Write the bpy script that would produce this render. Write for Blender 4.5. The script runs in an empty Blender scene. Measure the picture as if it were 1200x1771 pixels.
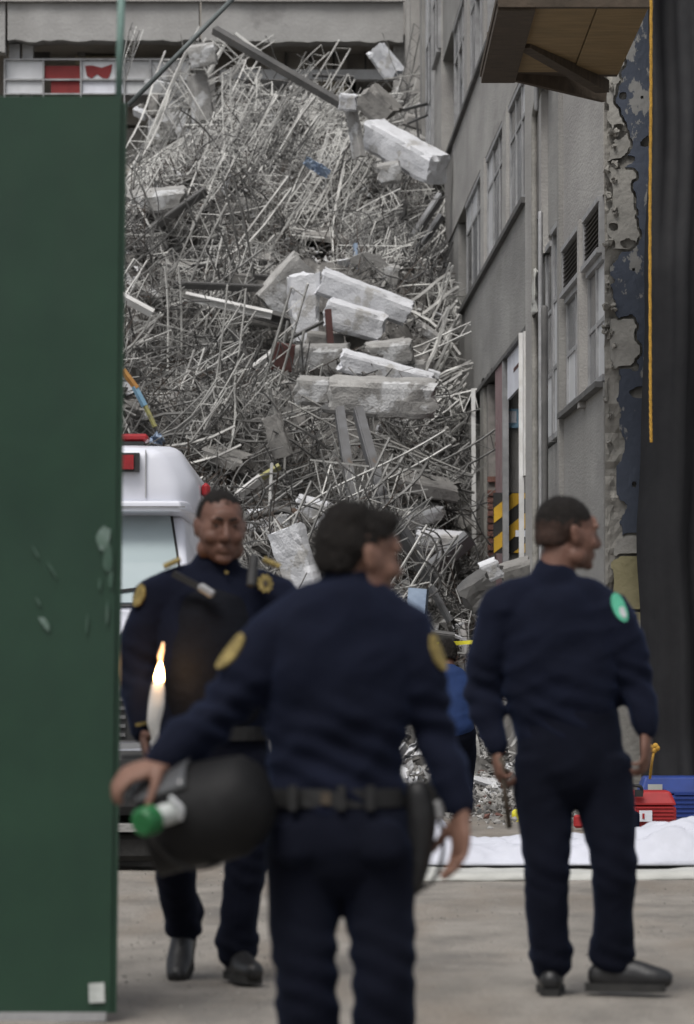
import bpy, bmesh, math, random
from mathutils import Vector, Matrix, noise, Quaternion
random.seed(7)
R = math.radians
S = bpy.context.scene
COL = S.collection

# ------------------------------------------------------------ camera
F = 7070.0                                   # focal length in photo pixels
TH = math.atan(274.5 / F)
CAMZ = 1.11
cd = bpy.data.cameras.new('camera'); cam = bpy.data.objects.new('camera', cd); COL.objects.link(cam)
cam.location = (0, 0, CAMZ); cam.rotation_euler = (R(90) + TH, 0, 0)
cd.sensor_fit = 'VERTICAL'; cd.sensor_height = 36; cd.sensor_width = 24.4; cd.lens = F / 1771 * 36
cd.clip_start = 0.5; cd.clip_end = 500
cd.dof.use_dof = True; cd.dof.focus_distance = 31; cd.dof.aperture_fstop = 5.1
S.camera = cam

# ------------------------------------------------------------ overcast sky and soft sun
w = bpy.data.worlds.new('World'); S.world = w; w.use_nodes = True
nt = w.node_tree; nt.nodes.clear()
sky = nt.nodes.new('ShaderNodeTexSky'); sky.sky_type = 'NISHITA'; sky.sun_disc = False
SUN_EL, SUN_ROT = R(58), R(205)
sky.sun_elevation = SUN_EL; sky.sun_rotation = SUN_ROT; sky.air_density = 1.0; sky.dust_density = 4.0
hsv = nt.nodes.new('ShaderNodeHueSaturation'); hsv.inputs['Saturation'].default_value = 0.30
bg = nt.nodes.new('ShaderNodeBackground'); bg.inputs['Strength'].default_value = 0.10
out = nt.nodes.new('ShaderNodeOutputWorld')
nt.links.new(sky.outputs[0], hsv.inputs['Color']); nt.links.new(hsv.outputs[0], bg.inputs[0]); nt.links.new(bg.outputs[0], out.inputs[0])
sd = bpy.data.lights.new('sun', 'SUN'); sd.energy = 1.25; sd.angle = R(22); sd.color = (1.0, 0.975, 0.94)
so = bpy.data.objects.new('sun', sd); COL.objects.link(so)
# direction towards the sun, the same as in the sky
sx, sy = math.sin(SUN_ROT) * math.cos(SUN_EL), math.cos(SUN_ROT) * math.cos(SUN_EL)
so.rotation_euler = Vector((sx, sy, math.sin(SUN_EL))).to_track_quat('Z', 'Y').to_euler()
S.view_settings.view_transform = 'Standard'; S.view_settings.look = 'None'
S.view_settings.gamma = 1; S.view_settings.use_curve_mapping = False
S.view_settings.exposure = 0.5

# ------------------------------------------------------------ helpers
ct, st_ = math.cos(TH), math.sin(TH)
def P(px, py, d):
    """point of the place that lies at depth d and photo position px, py"""
    a, b = (px - 600) / F, (885.5 - py) / F
    v = Vector((a, ct - b * st_, st_ + b * ct))
    return Vector((0, 0, CAMZ)) + v * (d / v.y)
def N(v, s=1.0, o=0.0):
    return noise.noise(Vector((v[0] * s + o, v[1] * s + o * 1.7, v[2] * s - o)))
def rv(a=1.0):
    return Vector((random.uniform(-a, a), random.uniform(-a, a), random.uniform(-a, a)))

def tag(o, label=None, cat=None, group=None, kind=None):
    if label: o['label'] = label
    if cat: o['category'] = cat
    if group: o['group'] = group
    if kind: o['kind'] = kind
    return o
def empty(name, loc, label, cat, group=None, rz=0):
    o = bpy.data.objects.new(name, None); COL.objects.link(o)
    o.location = loc; o.rotation_euler = (0, 0, rz); o.empty_display_size = .2
    return tag(o, label, cat, group)
def link(name, me, mat=None, parent=None, loc=None):
    o = bpy.data.objects.new(name, me); COL.objects.link(o)
    if mat is not None:
        me.materials.clear(); me.materials.append(mat)
    if parent is not None: o.parent = parent
    if loc is not None: o.location = loc
    return o
def build(name, bm, mat, parent=None, origin=None, smooth=False, loc=None, kind=None):
    """bmesh given in world coordinates -> one object, origin moved to its thing's base"""
    if origin is None and parent is not None: origin = parent.location
    if origin is not None:
        o_ = Vector(origin)
        for v in bm.verts: v.co -= o_
    bmesh.ops.recalc_face_normals(bm, faces=bm.faces)
    me = bpy.data.meshes.new(name); bm.to_mesh(me); bm.free()
    if smooth:
        me.polygons.foreach_set('use_smooth', [True] * len(me.polygons))
    o = link(name, me, mat, parent)
    if parent is None and origin is not None: o.location = origin
    if kind: o['kind'] = kind
    return o
def raw(name, vs, fs, mat, parent=None, smooth=False, kind=None):
    me = bpy.data.meshes.new(name); me.from_pydata(vs, [], fs); me.update()
    if smooth: me.polygons.foreach_set('use_smooth', [True] * len(me.polygons))
    o = link(name, me, mat, parent)
    if kind: o['kind'] = kind
    return o

def hexa(bm, c):
    """box from 8 corners: 4 lower, 4 upper"""
    v = [bm.verts.new(p) for p in c]
    for f in ((3, 2, 1, 0), (4, 5, 6, 7), (0, 1, 5, 4), (1, 2, 6, 5), (2, 3, 7, 6), (3, 0, 4, 7)):
        bm.faces.new([v[i] for i in f])
    return v
def box(bm, x0, x1, y0, y1, z0, z1):
    return hexa(bm, [(x0, y0, z0), (x1, y0, z0), (x1, y1, z0), (x0, y1, z0), (x0, y0, z1), (x1, y0, z1), (x1, y1, z1), (x0, y1, z1)])
def bar(bm, a, b, w, h=None, up=None, n=4):
    """straight prism from a to b"""
    a, b = Vector(a), Vector(b); d = (b - a)
    if d.length < 1e-6: return
    d.normalize(); h = h or w
    up = Vector(up) if up is not None else (Vector((0, 0, 1)) if abs(d.z) < .95 else Vector((0, 1, 0)))
    s = d.cross(up).normalized(); u = s.cross(d).normalized()
    r = []
    for p in (a, b):
        ring = []
        for i in range(n):
            t = 2 * math.pi * (i + .5) / n
            k = math.sqrt(2) if n == 4 else 1
            ring.append(bm.verts.new(p + s * math.cos(t) * w * .5 * k + u * math.sin(t) * h * .5 * k))
        r.append(ring)
    for i in range(n):
        j = (i + 1) % n
        bm.faces.new((r[0][i], r[0][j], r[1][j], r[1][i]))
    bm.faces.new(r[0][::-1]); bm.faces.new(r[1])
def catmull(pts, k):
    if len(pts) < 3 or k < 2: return list(pts)
    q = [pts[0] * 2 - pts[1]] + list(pts) + [pts[-1] * 2 - pts[-2]]
    o = []
    for i in range(1, len(q) - 2):
        for j in range(k):
            t = j / k
            o.append(.5 * ((2 * q[i]) + (q[i + 1] - q[i - 1]) * t + (2 * q[i - 1] - 5 * q[i] + 4 * q[i + 1] - q[i + 2]) * t * t
                     + (3 * q[i] - q[i - 1] - 3 * q[i + 1] + q[i + 2]) * t ** 3))
    o.append(pts[-1]); return o
def tube(bm, pts, rad, k=4, n=12, side=(1, 0, 0), round_ends=True):
    """smooth tube; rad is a list of radii or (side radius, other radius)"""
    V4 = []
    for p, r in zip(pts, rad):
        ra, rb = (r, r) if not isinstance(r, (tuple, list)) else r
        V4.append(Vector((ra, rb, 0)))
    c = catmull([Vector(p) for p in pts], k); rr = catmull(V4, k)
    side = Vector(side); rings = []
    m = len(c)
    seq = []
    if round_ends:
        d0 = (c[0] - c[1]).normalized(); d1 = (c[-1] - c[-2]).normalized()
        r0, r1 = min(rr[0].x, rr[0].y), min(rr[-1].x, rr[-1].y)
        seq = [(c[0] + d0 * r0 * .85, rr[0] * .45), (c[0] + d0 * r0 * .5, rr[0] * .82)] + list(zip(c, rr)) + \
              [(c[-1] + d1 * r1 * .5, rr[-1] * .82), (c[-1] + d1 * r1 * .85, rr[-1] * .45)]
    else: seq = list(zip(c, rr))
    for i, (p, r) in enumerate(seq):
        a = seq[max(i - 1, 0)][0]; b = seq[min(i + 1, len(seq) - 1)][0]
        t = (b - a).normalized()
        s = side - t * side.dot(t)
        if s.length < .05: s = Vector((0, 1, 0)) - t * t.y
        s.normalize(); u = t.cross(s)
        rings.append([bm.verts.new(p + s * math.cos(2 * math.pi * j / n) * r.x + u * math.sin(2 * math.pi * j / n) * r.y) for j in range(n)])
    for a, b in zip(rings, rings[1:]):
        for j in range(n):
            k2 = (j + 1) % n
            bm.faces.new((a[j], a[k2], b[k2], b[j]))
    bm.faces.new(rings[0][::-1]); bm.faces.new(rings[-1])
def ball(bm, c, r, rot=None, u=14, v=9):
    if not isinstance(r, (tuple, list)): r = (r, r, r)
    m = Matrix.Translation(c) @ (rot.to_4x4() if rot is not None else Matrix()) @ Matrix.Diagonal((*r, 1))
    bmesh.ops.create_uvsphere(bm, u_segments=u, v_segments=v, radius=1, matrix=m)
def fuse(bm, voxel=.01, smooth=4):
    """melt overlapping closed shapes into one continuous surface"""
    bmesh.ops.recalc_face_normals(bm, faces=bm.faces)
    me = bpy.data.meshes.new('tmp'); bm.to_mesh(me); bm.free()
    o = bpy.data.objects.new('tmp', me); COL.objects.link(o)
    m = o.modifiers.new('r', 'REMESH'); m.mode = 'VOXEL'; m.voxel_size = voxel
    if smooth:
        s = o.modifiers.new('s', 'SMOOTH'); s.iterations = smooth; s.factor = .5
    dg = bpy.context.evaluated_depsgraph_get()
    me2 = bpy.data.meshes.new_from_object(o.evaluated_get(dg))
    bpy.data.objects.remove(o); bpy.data.meshes.remove(me)
    b2 = bmesh.new(); b2.from_mesh(me2); bpy.data.meshes.remove(me2)
    return b2
def interp(x, table):
    if x <= table[0][0]: return table[0][1]
    for (a, va), (b, vb) in zip(table, table[1:]):
        if x <= b:
            t = (x - a) / (b - a); return va + (vb - va) * t
    return table[-1][1]

# ------------------------------------------------------------ materials
def mat(name, c1, c2=None, rough=.8, scale=4.0, c3=None, t3=.62, s3=1.2, bump=.2, bscale=30, metal=0, detail=8, stretch=(1, 1, 1), objrand=0.0, spec=.3, coat=0, streak=None, fac=(.35, .65), w3=.05):
    m = bpy.data.materials.new(name); m.use_nodes = True
    n = m.node_tree.nodes; l = m.node_tree.links; b = n['Principled BSDF']
    b.inputs['Roughness'].default_value = rough; b.inputs['Metallic'].default_value = metal
    b.inputs['Specular IOR Level'].default_value = spec; b.inputs['Coat Weight'].default_value = coat
    c2 = c2 or tuple(x * .75 for x in c1)
    g = n.new('ShaderNodeTexCoord'); mp = n.new('ShaderNodeMapping'); mp.inputs['Scale'].default_value = stretch
    l.new(g.outputs['Object'], mp.inputs[0])
    nz = n.new('ShaderNodeTexNoise'); nz.inputs['Scale'].default_value = scale; nz.inputs['Detail'].default_value = detail; nz.inputs['Roughness'].default_value = .62
    l.new(mp.outputs[0], nz.inputs['Vector'])
    r = n.new('ShaderNodeMapRange'); r.inputs['From Min'].default_value = fac[0]; r.inputs['From Max'].default_value = fac[1]
    l.new(nz.outputs[0], r.inputs[0])
    mx = n.new('ShaderNodeMix'); mx.data_type = 'RGBA'; mx.inputs['A'].default_value = (*c1, 1); mx.inputs['B'].default_value = (*c2, 1)
    l.new(r.outputs[0], mx.inputs['Factor']); col = mx.outputs['Result']
    if c3:
        n3 = n.new('ShaderNodeTexNoise'); n3.inputs['Scale'].default_value = s3; n3.inputs['Detail'].default_value = 10; n3.inputs['Roughness'].default_value = .65
        l.new(mp.outputs[0], n3.inputs['Vector'])
        r3 = n.new('ShaderNodeMapRange'); r3.inputs['From Min'].default_value = t3; r3.inputs['From Max'].default_value = t3 + w3
        l.new(n3.outputs[0], r3.inputs[0])
        m3 = n.new('ShaderNodeMix'); m3.data_type = 'RGBA'; m3.inputs['B'].default_value = (*c3, 1)
        l.new(col, m3.inputs['A']); l.new(r3.outputs[0], m3.inputs['Factor']); col = m3.outputs['Result']
    if streak:
        mp2 = n.new('ShaderNodeMapping'); mp2.inputs['Scale'].default_value = (.9, .22, .10); l.new(g.outputs['Object'], mp2.inputs[0])
        n4 = n.new('ShaderNodeTexNoise'); n4.inputs['Scale'].default_value = 2.0; n4.inputs['Detail'].default_value = 6; l.new(mp2.outputs[0], n4.inputs['Vector'])
        r4 = n.new('ShaderNodeMapRange'); r4.inputs['From Min'].default_value = .48; r4.inputs['From Max'].default_value = .72; r4.inputs['To Max'].default_value = .75
        l.new(n4.outputs[0], r4.inputs[0])
        m4 = n.new('ShaderNodeMix'); m4.data_type = 'RGBA'; m4.inputs['B'].default_value = (*streak, 1)
        l.new(col, m4.inputs['A']); l.new(r4.outputs[0], m4.inputs['Factor']); col = m4.outputs['Result']
    if objrand:
        oi = n.new('ShaderNodeObjectInfo'); rr = n.new('ShaderNodeMapRange')
        rr.inputs['To Min'].default_value = 1 - objrand; rr.inputs['To Max'].default_value = 1 + objrand
        l.new(oi.outputs['Random'], rr.inputs[0])
        hs = n.new('ShaderNodeHueSaturation'); l.new(col, hs.inputs['Color']); l.new(rr.outputs[0], hs.inputs['Value']); col = hs.outputs[0]
    l.new(col, b.inputs['Base Color'])
    if bump:
        n2 = n.new('ShaderNodeTexNoise'); n2.inputs['Scale'].default_value = bscale; n2.inputs['Detail'].default_value = 6
        l.new(mp.outputs[0], n2.inputs['Vector'])
        bp = n.new('ShaderNodeBump'); bp.inputs['Strength'].default_value = bump; bp.inputs['Distance'].default_value = .02
        l.new(n2.outputs[0], bp.inputs['Height']); l.new(bp.outputs[0], b.inputs['Normal'])
    return m
M = {}
M['cable_grey'] = mat('cable_grey', (.15, .17, .17), (.11, .125, .125), .5, 5)
M['yellow_worn'] = mat('yellow_worn', (.42, .40, .14), (.22, .21, .14), .8, 12)
M['street'] = mat('street', (.275, .252, .222), (.155, .142, .125), .9, 2.2, (.14, .13, .118), .55, 1.1, .8, 40, stretch=(1, .45, 1), w3=.16, streak=(.20, .165, .13))
M['heap'] = mat('heap', (.19, .183, .174), (.06, .057, .053), .95, 3.0, (.42, .412, .395), .6, 2.2, .8, 25)
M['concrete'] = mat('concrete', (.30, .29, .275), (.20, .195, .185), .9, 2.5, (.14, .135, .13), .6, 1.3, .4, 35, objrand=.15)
M['chunk'] = mat('chunk', (.40, .393, .38), (.24, .235, .225), .9, 3.0, (.56, .565, .57), .56, 1.3, .6, 40, objrand=.18, w3=.04)
M['chunk_white'] = mat('chunk_white', (.68, .69, .72), (.54, .545, .56), .8, 1.6, (.42, .412, .40), .58, 1.8, .5, 40, w3=.03)
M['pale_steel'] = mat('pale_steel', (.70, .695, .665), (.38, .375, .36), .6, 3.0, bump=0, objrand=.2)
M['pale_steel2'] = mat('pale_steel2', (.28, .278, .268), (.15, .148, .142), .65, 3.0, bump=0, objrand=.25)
M['dark_steel'] = mat('dark_steel', (.075, .074, .073), (.13, .127, .123), .6, 3.0, (.09, .06, .045), .62, 3, bump=.1, bscale=20)
M['post_steel'] = mat('post_steel', (.15, .152, .16), (.09, .088, .086), .55, 3.0, (.12, .09, .07), .6, 2, bump=.1, bscale=20, metal=.2)
M['grey_steel'] = mat('grey_steel', (.25, .255, .265), (.16, .16, .163), .5, 3.0, (.16, .14, .125), .6, 2, bump=.1, bscale=20, metal=.3)
M['rust_steel'] = mat('rust_steel', (.085, .065, .053), (.05, .044, .04), .8, 5.0, bump=0, objrand=.2)
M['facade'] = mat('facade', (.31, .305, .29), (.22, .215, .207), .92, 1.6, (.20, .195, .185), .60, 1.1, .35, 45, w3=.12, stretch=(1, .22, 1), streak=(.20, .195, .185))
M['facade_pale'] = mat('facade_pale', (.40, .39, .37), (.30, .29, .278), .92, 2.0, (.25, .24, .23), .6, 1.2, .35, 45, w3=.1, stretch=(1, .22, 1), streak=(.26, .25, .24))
M['band'] = mat('band', (.38, .375, .365), (.31, .305, .295), .92, 1.6, (.21, .205, .20), .6, .7, .5, 18, w3=.12)
M['rough_concrete'] = mat('rough_concrete', (.26, .25, .225), (.16, .152, .138), .95, 5.0, (.36, .345, .31), .57, 3.5, .9, 14)
M['blue_plaster'] = mat('blue_plaster', (.062, .073, .099), (.045, .053, .07), .85, 2.5, (.20, .198, .19), .56, 5.0, .3, 30, w3=.02, stretch=(1, 1, .6))
M['ochre_plaster'] = mat('ochre_plaster', (.30, .27, .16), (.20, .18, .10), .9, 3, (.38, .36, .30), .58, 4, .3, 30)
M['grey_plaster'] = mat('grey_plaster', (.31, .30, .275), (.21, .204, .188), .9, 4, (.2, .19, .17), .6, 3, .4, 30)
M['frame_metal'] = mat('frame_metal', (.40, .40, .405), (.27, .27, .272), .5, 6, bump=0, metal=.4)
M['white_metal'] = mat('white_metal', (.70, .70, .69), (.55, .54, .52), .5, 5, (.35, .32, .28), .64, 6, bump=.05)
M['pane'] = mat('pane', (.17, .18, .195), (.08, .085, .095), .22, 1.8, (.46, .47, .48), .55, 1.0, bump=.02, spec=.6, w3=.2)
M['pane_pale'] = mat('pane_pale', (.62, .63, .65), (.50, .51, .52), .3, 1.8, bump=.02, spec=.5)
M['pane_dark'] = mat('pane_dark', (.05, .052, .055), (.09, .09, .092), .18, 2.5, bump=.02, spec=.6)
M['interior_shade'] = mat('interior_shade', (.085, .08, .075), (.05, .048, .045), .9, 2)  # dark colour for the shade inside the rooms
M['louver'] = mat('louver', (.15, .14, .13), (.09, .085, .08), .6, 4, bump=0)
M['brick'] = mat('brick', (.20, .10, .08), (.12, .065, .055), .9, 6, (.35, .31, .28), .6, 5, .6, 50, objrand=.25)
M['mortar'] = mat('mortar', (.30, .28, .26), (.20, .19, .18), .95, 8)
M['pink_paint'] = mat('pink_paint', (.30, .22, .22), (.22, .14, .145), .8, 4, (.33, .31, .29), .6, 5, .3, 30)
M['yellow_paint'] = mat('yellow_paint', (.62, .38, .035), (.50, .30, .03), .6, 4, (.25, .18, .06), .66, 6, .1)
M['black_paint'] = mat('black_paint', (.02, .02, .021), (.035, .034, .033), .6, 4, bump=.1)
M['plywood'] = mat('plywood', (.24, .17, .085), (.17, .12, .06), .8, 3, (.14, .10, .06), .62, 2, .2, 30, stretch=(1, 4, 1))
M['dark_wood'] = mat('dark_wood', (.085, .065, .048), (.05, .04, .03), .85, 5, bump=.3, stretch=(1, 5, 1))
M['tarp'] = mat('tarp', (.018, .018, .020), (.027, .027, .029), .62, 2, bump=.3, bscale=8, spec=.25)
M['rope'] = mat('rope', (.50, .29, .05), (.36, .20, .035), .8, 40, bump=.4, bscale=90)
M['tape'] = mat('tape', (.75, .68, .04), (.6, .55, .05), .5, 20, bump=0)
M['gate'] = mat('gate', (.0145, .045, .025), (.0105, .033, .020), .42, 2.2, (.026, .055, .036), .56, .9, .08, 5, spec=.4, w3=.25, streak=(.020, .036, .025))
M['gate_pole'] = mat('gate_pole', (.16, .25, .22), (.12, .19, .17), .5, 5)
M['scrape_faint'] = mat('scrape_faint', (.035, .075, .052), (.055, .09, .07), .6, 20)
M['scrape'] = mat('scrape', (.16, .21, .19), (.08, .13, .10), .7, 20, bump=.2)
M['sticker'] = mat('sticker', (.50, .52, .50), (.34, .36, .34), .7, 25)
M['van_white'] = mat('van_white', (.70, .71, .77), (.64, .65, .71), .3, 1.5, bump=.01, spec=.5, coat=.3)
M['windshield'] = mat('windshield', (.30, .36, .37), (.36, .42, .43), .12, .8, bump=0, spec=.8, coat=.5)  # pale blue-grey base colour paints in the reflected sky
M['black_plastic'] = mat('black_plastic', (.022, .022, .023), (.035, .035, .035), .5, 6, bump=.1)
M['helmet'] = mat('helmet', (.0075, .0075, .008), (.0115, .0115, .012), .62, 6, bump=.1, spec=.18)
M['tyre'] = mat('tyre', (.02, .02, .02), (.035, .034, .032), .9, 10, bump=.3)
M['red_lens'] = mat('red_lens', (.34, .018, .022), (.22, .012, .016), .25, 8, bump=.05, spec=.6)
M['clear_lens'] = mat('clear_lens', (.75, .77, .80), (.6, .62, .66), .15, 12, bump=.1, spec=.8)
M['chrome'] = mat('chrome', (.6, .6, .62), (.45, .45, .47), .2, 8, bump=0, metal=.9)
M['navy'] = mat('navy', (.0048, .0066, .0165), (.0034, .0046, .0115), .92, 3, bump=.35, bscale=14, spec=.15)
M['navy_dark'] = mat('navy_dark', (.0042, .0052, .0115), (.0030, .0038, .0080), .92, 3, bump=.35, bscale=12, spec=.12)
M['vest'] = mat('vest', (.0045, .0052, .0085), (.006, .0068, .0105), .85, 5, bump=.3, bscale=40, spec=.15)
M['boot'] = mat('boot', (.012, .012, .013), (.02, .02, .021), .42, 10, bump=.2, spec=.4)
M['leather'] = mat('leather', (.012, .012, .013), (.018, .018, .018), .5, 10, bump=.2)
M['skin'] = mat('skin', (.20, .112, .082), (.155, .082, .058), .55, 9, (.30, .12, .09), .62, 6, .12, 90, w3=.2)
M['hair_fade'] = mat('hair_fade', (.062, .036, .028), (.034, .022, .018), .8, 60, bump=.5, bscale=160, spec=.2)
M['eye'] = mat('eye', (.16, .13, .11), (.12, .10, .085), .4, 20, bump=0)
M['skin_dark'] = mat('skin_dark', (.155, .082, .060), (.118, .059, .043), .52, 9, (.235, .095, .072), .62, 6, .12, 90, w3=.2)
M['hair'] = mat('hair', (.012, .010, .009), (.022, .019, .017), .75, 60, bump=.9, bscale=160, spec=.2)
M['gold'] = mat('gold', (.34, .26, .09), (.12, .09, .03), .6, 60, bump=.4, bscale=120)
M['patch_green'] = mat('patch_green', (.12, .50, .32), (.08, .38, .26), .7, 30)
M['patch_white'] = mat('patch_white', (.60, .62, .62), (.5, .5, .52), .7, 30)
M['royal_blue'] = mat('royal_blue', (.012, .032, .11), (.009, .024, .08), .85, 4, bump=.3, bscale=15)
M['cloth_white'] = mat('cloth_white', (.56, .57, .63), (.47, .48, .53), .9, 3, bump=.5, bscale=7)
M['cloth_cream'] = mat('cloth_cream', (.48, .48, .45), (.38, .38, .355), .85, 3, bump=.2, bscale=9)
M['case_red'] = mat('case_red', (.40, .032, .034), (.30, .025, .027), .45, 5, bump=.05)
M['case_blue'] = mat('case_blue', (.03, .065, .28), (.025, .05, .2), .45, 5, bump=.05)
M['green_plastic'] = mat('green_plastic', (.018, .14, .042), (.015, .10, .033), .35, 8, bump=.05)
M['wax'] = mat('wax', (.82, .80, .76), (.72, .70, .66), .5, 12, bump=.1)
M['maroon'] = mat('maroon', (.10, .045, .042), (.07, .035, .032), .7, 4)
M['blue_sheet'] = mat('blue_sheet', (.36, .45, .58), (.26, .33, .45), .6, 4)
M['orange'] = mat('orange', (.50, .27, .09), (.36, .18, .06), .7, 6)
M['sky_blue'] = mat('sky_blue', (.25, .42, .55), (.18, .32, .45), .6, 6)
M['poster_white'] = mat('poster_white', (.72, .74, .80), (.62, .63, .68), .6, 3)
M['back_red'] = mat('back_red', (.24, .035, .035), (.18, .03, .03), .7, 3, bump=.1)
M['back_white'] = mat('back_white', (.55, .56, .57), (.42, .42, .42), .8, 2.5, (.30, .29, .28), .6, 1.6, .3, 15)
M['back_brown'] = mat('back_brown', (.42, .39, .35), (.30, .28, .25), .9, 1.5, bump=.2)
M['cream'] = mat('cream', (.55, .50, .38), (.42, .38, .29), .8, 3)
for k_, t_ in (('navy', (.20, .32, .75)), ('navy_dark', (.16, .24, .5)), ('royal_blue', (.2, .4, 1))):
    b_ = M[k_].node_tree.nodes['Principled BSDF']; b_.inputs['Sheen Weight'].default_value = .10; b_.inputs['Sheen Roughness'].default_value = .45; b_.inputs['Sheen Tint'].default_value = (*t_, 1)
def glow(name, c, e):
    m = bpy.data.materials.new(name); m.use_nodes = True; b = m.node_tree.nodes['Principled BSDF']
    b.inputs['Base Color'].default_value = (*c, 1); b.inputs['Emission Color'].default_value = (*c, 1); b.inputs['Emission Strength'].default_value = e
    return m
M['flame'] = glow('flame', (1.0, .58, .22), 28)
M['candle_glow'] = glow('candle_glow', (1.0, .62, .34), .7)

# ============================================================ GROUND
def ground_z(x, y):
    z = 0.0
    if y < 13.5: z -= .13 * min(1, (13.5 - y) / 2.6)
    return z
bm = bmesh.new()
ys = [3 + i * .25 for i in range(140)] + [38 + i * 2 for i in range(25)] + [90, 120, 180, 300]
xs = [-120, -60, -30, -15] + [-8 + i * .25 for i in range(65)] + [12, 20, 40, 80, 120]
grid = []
for y in ys:
    grid.append([bm.verts.new((x, y, ground_z(x, y) + .012 * N((x, y, 0), .9) + .004 * N((x, y, 0), 5))) for x in xs])
for a, b in zip(grid, grid[1:]):
    for i in range(len(xs) - 1): bm.faces.new((a[i], a[i + 1], b[i + 1], b[i]))
g = build('street', bm, M['street'], smooth=True, kind='structure')
g.data.polygons[0].use_smooth = True
# small stones and chips scattered on the street
def shard(vs, fs, p, s, flat=.5):
    b = len(vs)
    q = Quaternion(rv().normalized(), random.uniform(0, 6.28))
    for c in ((1, 0, 0), (-.5, .9, 0), (-.6, -.8, .1), (.1, .1, flat), (.2, -.1, -flat)):
        v = q @ Vector((c[0] * s * random.uniform(.6, 1.2), c[1] * s * random.uniform(.5, 1), c[2] * s))
        vs.append(tuple(p + v))
    for f in ((0, 1, 3), (1, 2, 3), (2, 0, 3), (1, 0, 4), (2, 1, 4), (0, 2, 4)): fs.append(tuple(b + i for i in f))
for nm, mt, cnt, lo, hi, y0, y1 in (('gravel', 'rough_concrete', 4500, .003, .010, 8, 30), ('rubble_chips', 'concrete', 9000, .010, .05, 29, 40),
                                    ('plaster_chips', 'chunk', 1500, .012, .05, 28.5, 40), ('brick_chips', 'brick', 240, .02, .06, 28.5, 40)):
    vs, fs = [], []
    for i in range(cnt):
        y = random.uniform(y0, y1); x = random.uniform(-2.6, 3.4) if y > 20 else random.uniform(-1.6, 1.7)
        if y0 > 20:
            if y < 31.5 and random.random() < .75: continue
            z = max(0, (y - 33) * .05) + random.uniform(0, .05)
        else: z = ground_z(x, y)
        shard(vs, fs, Vector((x, y, z)), random.uniform(lo, hi))
    raw(nm, vs, fs, M[mt], kind='stuff')

# ============================================================ BUILDING ON THE RIGHT (its street wall runs away from the camera)
def WX(d): return 1.93 - .0212 * (d - 30.7)
def xd(px): return 18266.0 / (px - 450.0)
def wz(px, py): return 1.11 + (1160 - py) / (.387 * (px - 450))
def W(d, z, off=0): return Vector((WX(d) - off, d, z))
def wbox(bm, d0, d1, z0, z1, o0, o1):
    """box on the wall plane; o = how far it stands proud of the wall into the street"""
    return hexa(bm, [W(d0, z0, o1), W(d0, z0, o0), W(d1, z0, o0), W(d1, z0, o1), W(d0, z1, o1), W(d0, z1, o0), W(d1, z1, o0), W(d1, z1, o1)])
rb = empty('damaged_building', (1.93, 30.7, 0), 'tall grey concrete building with broken windows running back along the right of the rubble', 'building')
def rpart(name, d0, d1, z0, z1, o0, o1, m, parent=None):
    b = bmesh.new(); wbox(b, d0, d1, z0, z1, o0, o1)
    return build(name, b, M[m], parent or rb, origin=rb.location)
def rough_panel(name, d0, d1, z0, z1, o0, o1, m, ragged_far=False, ragged_low=False):
    """wall slab with slightly uneven face and, where broken, a ragged edge"""
    b = bmesh.new(); nd = max(3, int((d1 - d0) / .18)); nz = max(3, int((z1 - z0) / .14))
    def pt(i, j, o, front):
        d = d0 + (d1 - d0) * i / nd; z = z0 + (z1 - z0) * j / nz
        if ragged_far and i == nd: d += .9 * N((0, 0, z), 1.3, 5) + .35 * N((0, 0, z), 5, 2)
        if ragged_low and j == 0: z += .10 * N((d, 0, 0), 1.3, 3) + .05 * N((d, 0, 0), 5, 2)
        return W(d, z, o + (.006 * N((d, z, 0), .35) + .001 * N((d, z, 0), 3) if front else 0))
    A = [[b.verts.new(pt(i, j, o1, True)) for j in range(nz + 1)] for i in range(nd + 1)]
    B_ = [[b.verts.new(pt(i, j, o0, False)) for j in (0, nz)] for i in range(nd + 1)]
    for i in range(nd):
        for j in range(nz): b.faces.new((A[i][j], A[i + 1][j], A[i + 1][j + 1], A[i][j + 1]))
        b.faces.new((B_[i][0], B_[i][1], B_[i + 1][1], B_[i + 1][0]))
        b.faces.new((A[i][0], B_[i][0], B_[i + 1][0], A[i + 1][0])); b.faces.new((A[i][nz], A[i + 1][nz], B_[i + 1][1], B_[i][1]))
    b.faces.new([A[0][j] for j in range(nz + 1)] + [B_[0][1], B_[0][0]])
    b.faces.new([A[nd][j] for j in range(nz, -1, -1)] + [B_[nd][0], B_[nd][1]])
    return build(name, b, M[m], rb)
# --- solid wall bands
rough_panel('wall_panel', 39.55, 52.6, 4.45, 5.70, -.25, 0, 'facade', True, True)
rough_panel('wall_panel', 39.55, 57.0, 7.00, 8.20, -.25, 0, 'facade_pale', True)
rough_panel('wall_panel', 39.55, 57.6, 9.75, 11.2, -.25, 0, 'facade', True)
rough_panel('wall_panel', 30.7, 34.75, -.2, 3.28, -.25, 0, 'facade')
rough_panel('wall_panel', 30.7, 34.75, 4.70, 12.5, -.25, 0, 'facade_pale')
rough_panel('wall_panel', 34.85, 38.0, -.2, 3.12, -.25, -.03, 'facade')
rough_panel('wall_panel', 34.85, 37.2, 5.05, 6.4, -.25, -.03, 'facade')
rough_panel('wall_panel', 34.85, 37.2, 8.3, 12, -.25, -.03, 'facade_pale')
rough_panel('wall_panel', 53.6, 57.0, 5.6, 7.0, -.25, -.02, 'facade', True)
# piers
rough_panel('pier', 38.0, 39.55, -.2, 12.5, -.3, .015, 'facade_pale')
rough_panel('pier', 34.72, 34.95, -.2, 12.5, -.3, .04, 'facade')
rough_panel('pier', 37.0, 37.35, 4.9, 12.5, -.3, .03, 'facade_pale')
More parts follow.
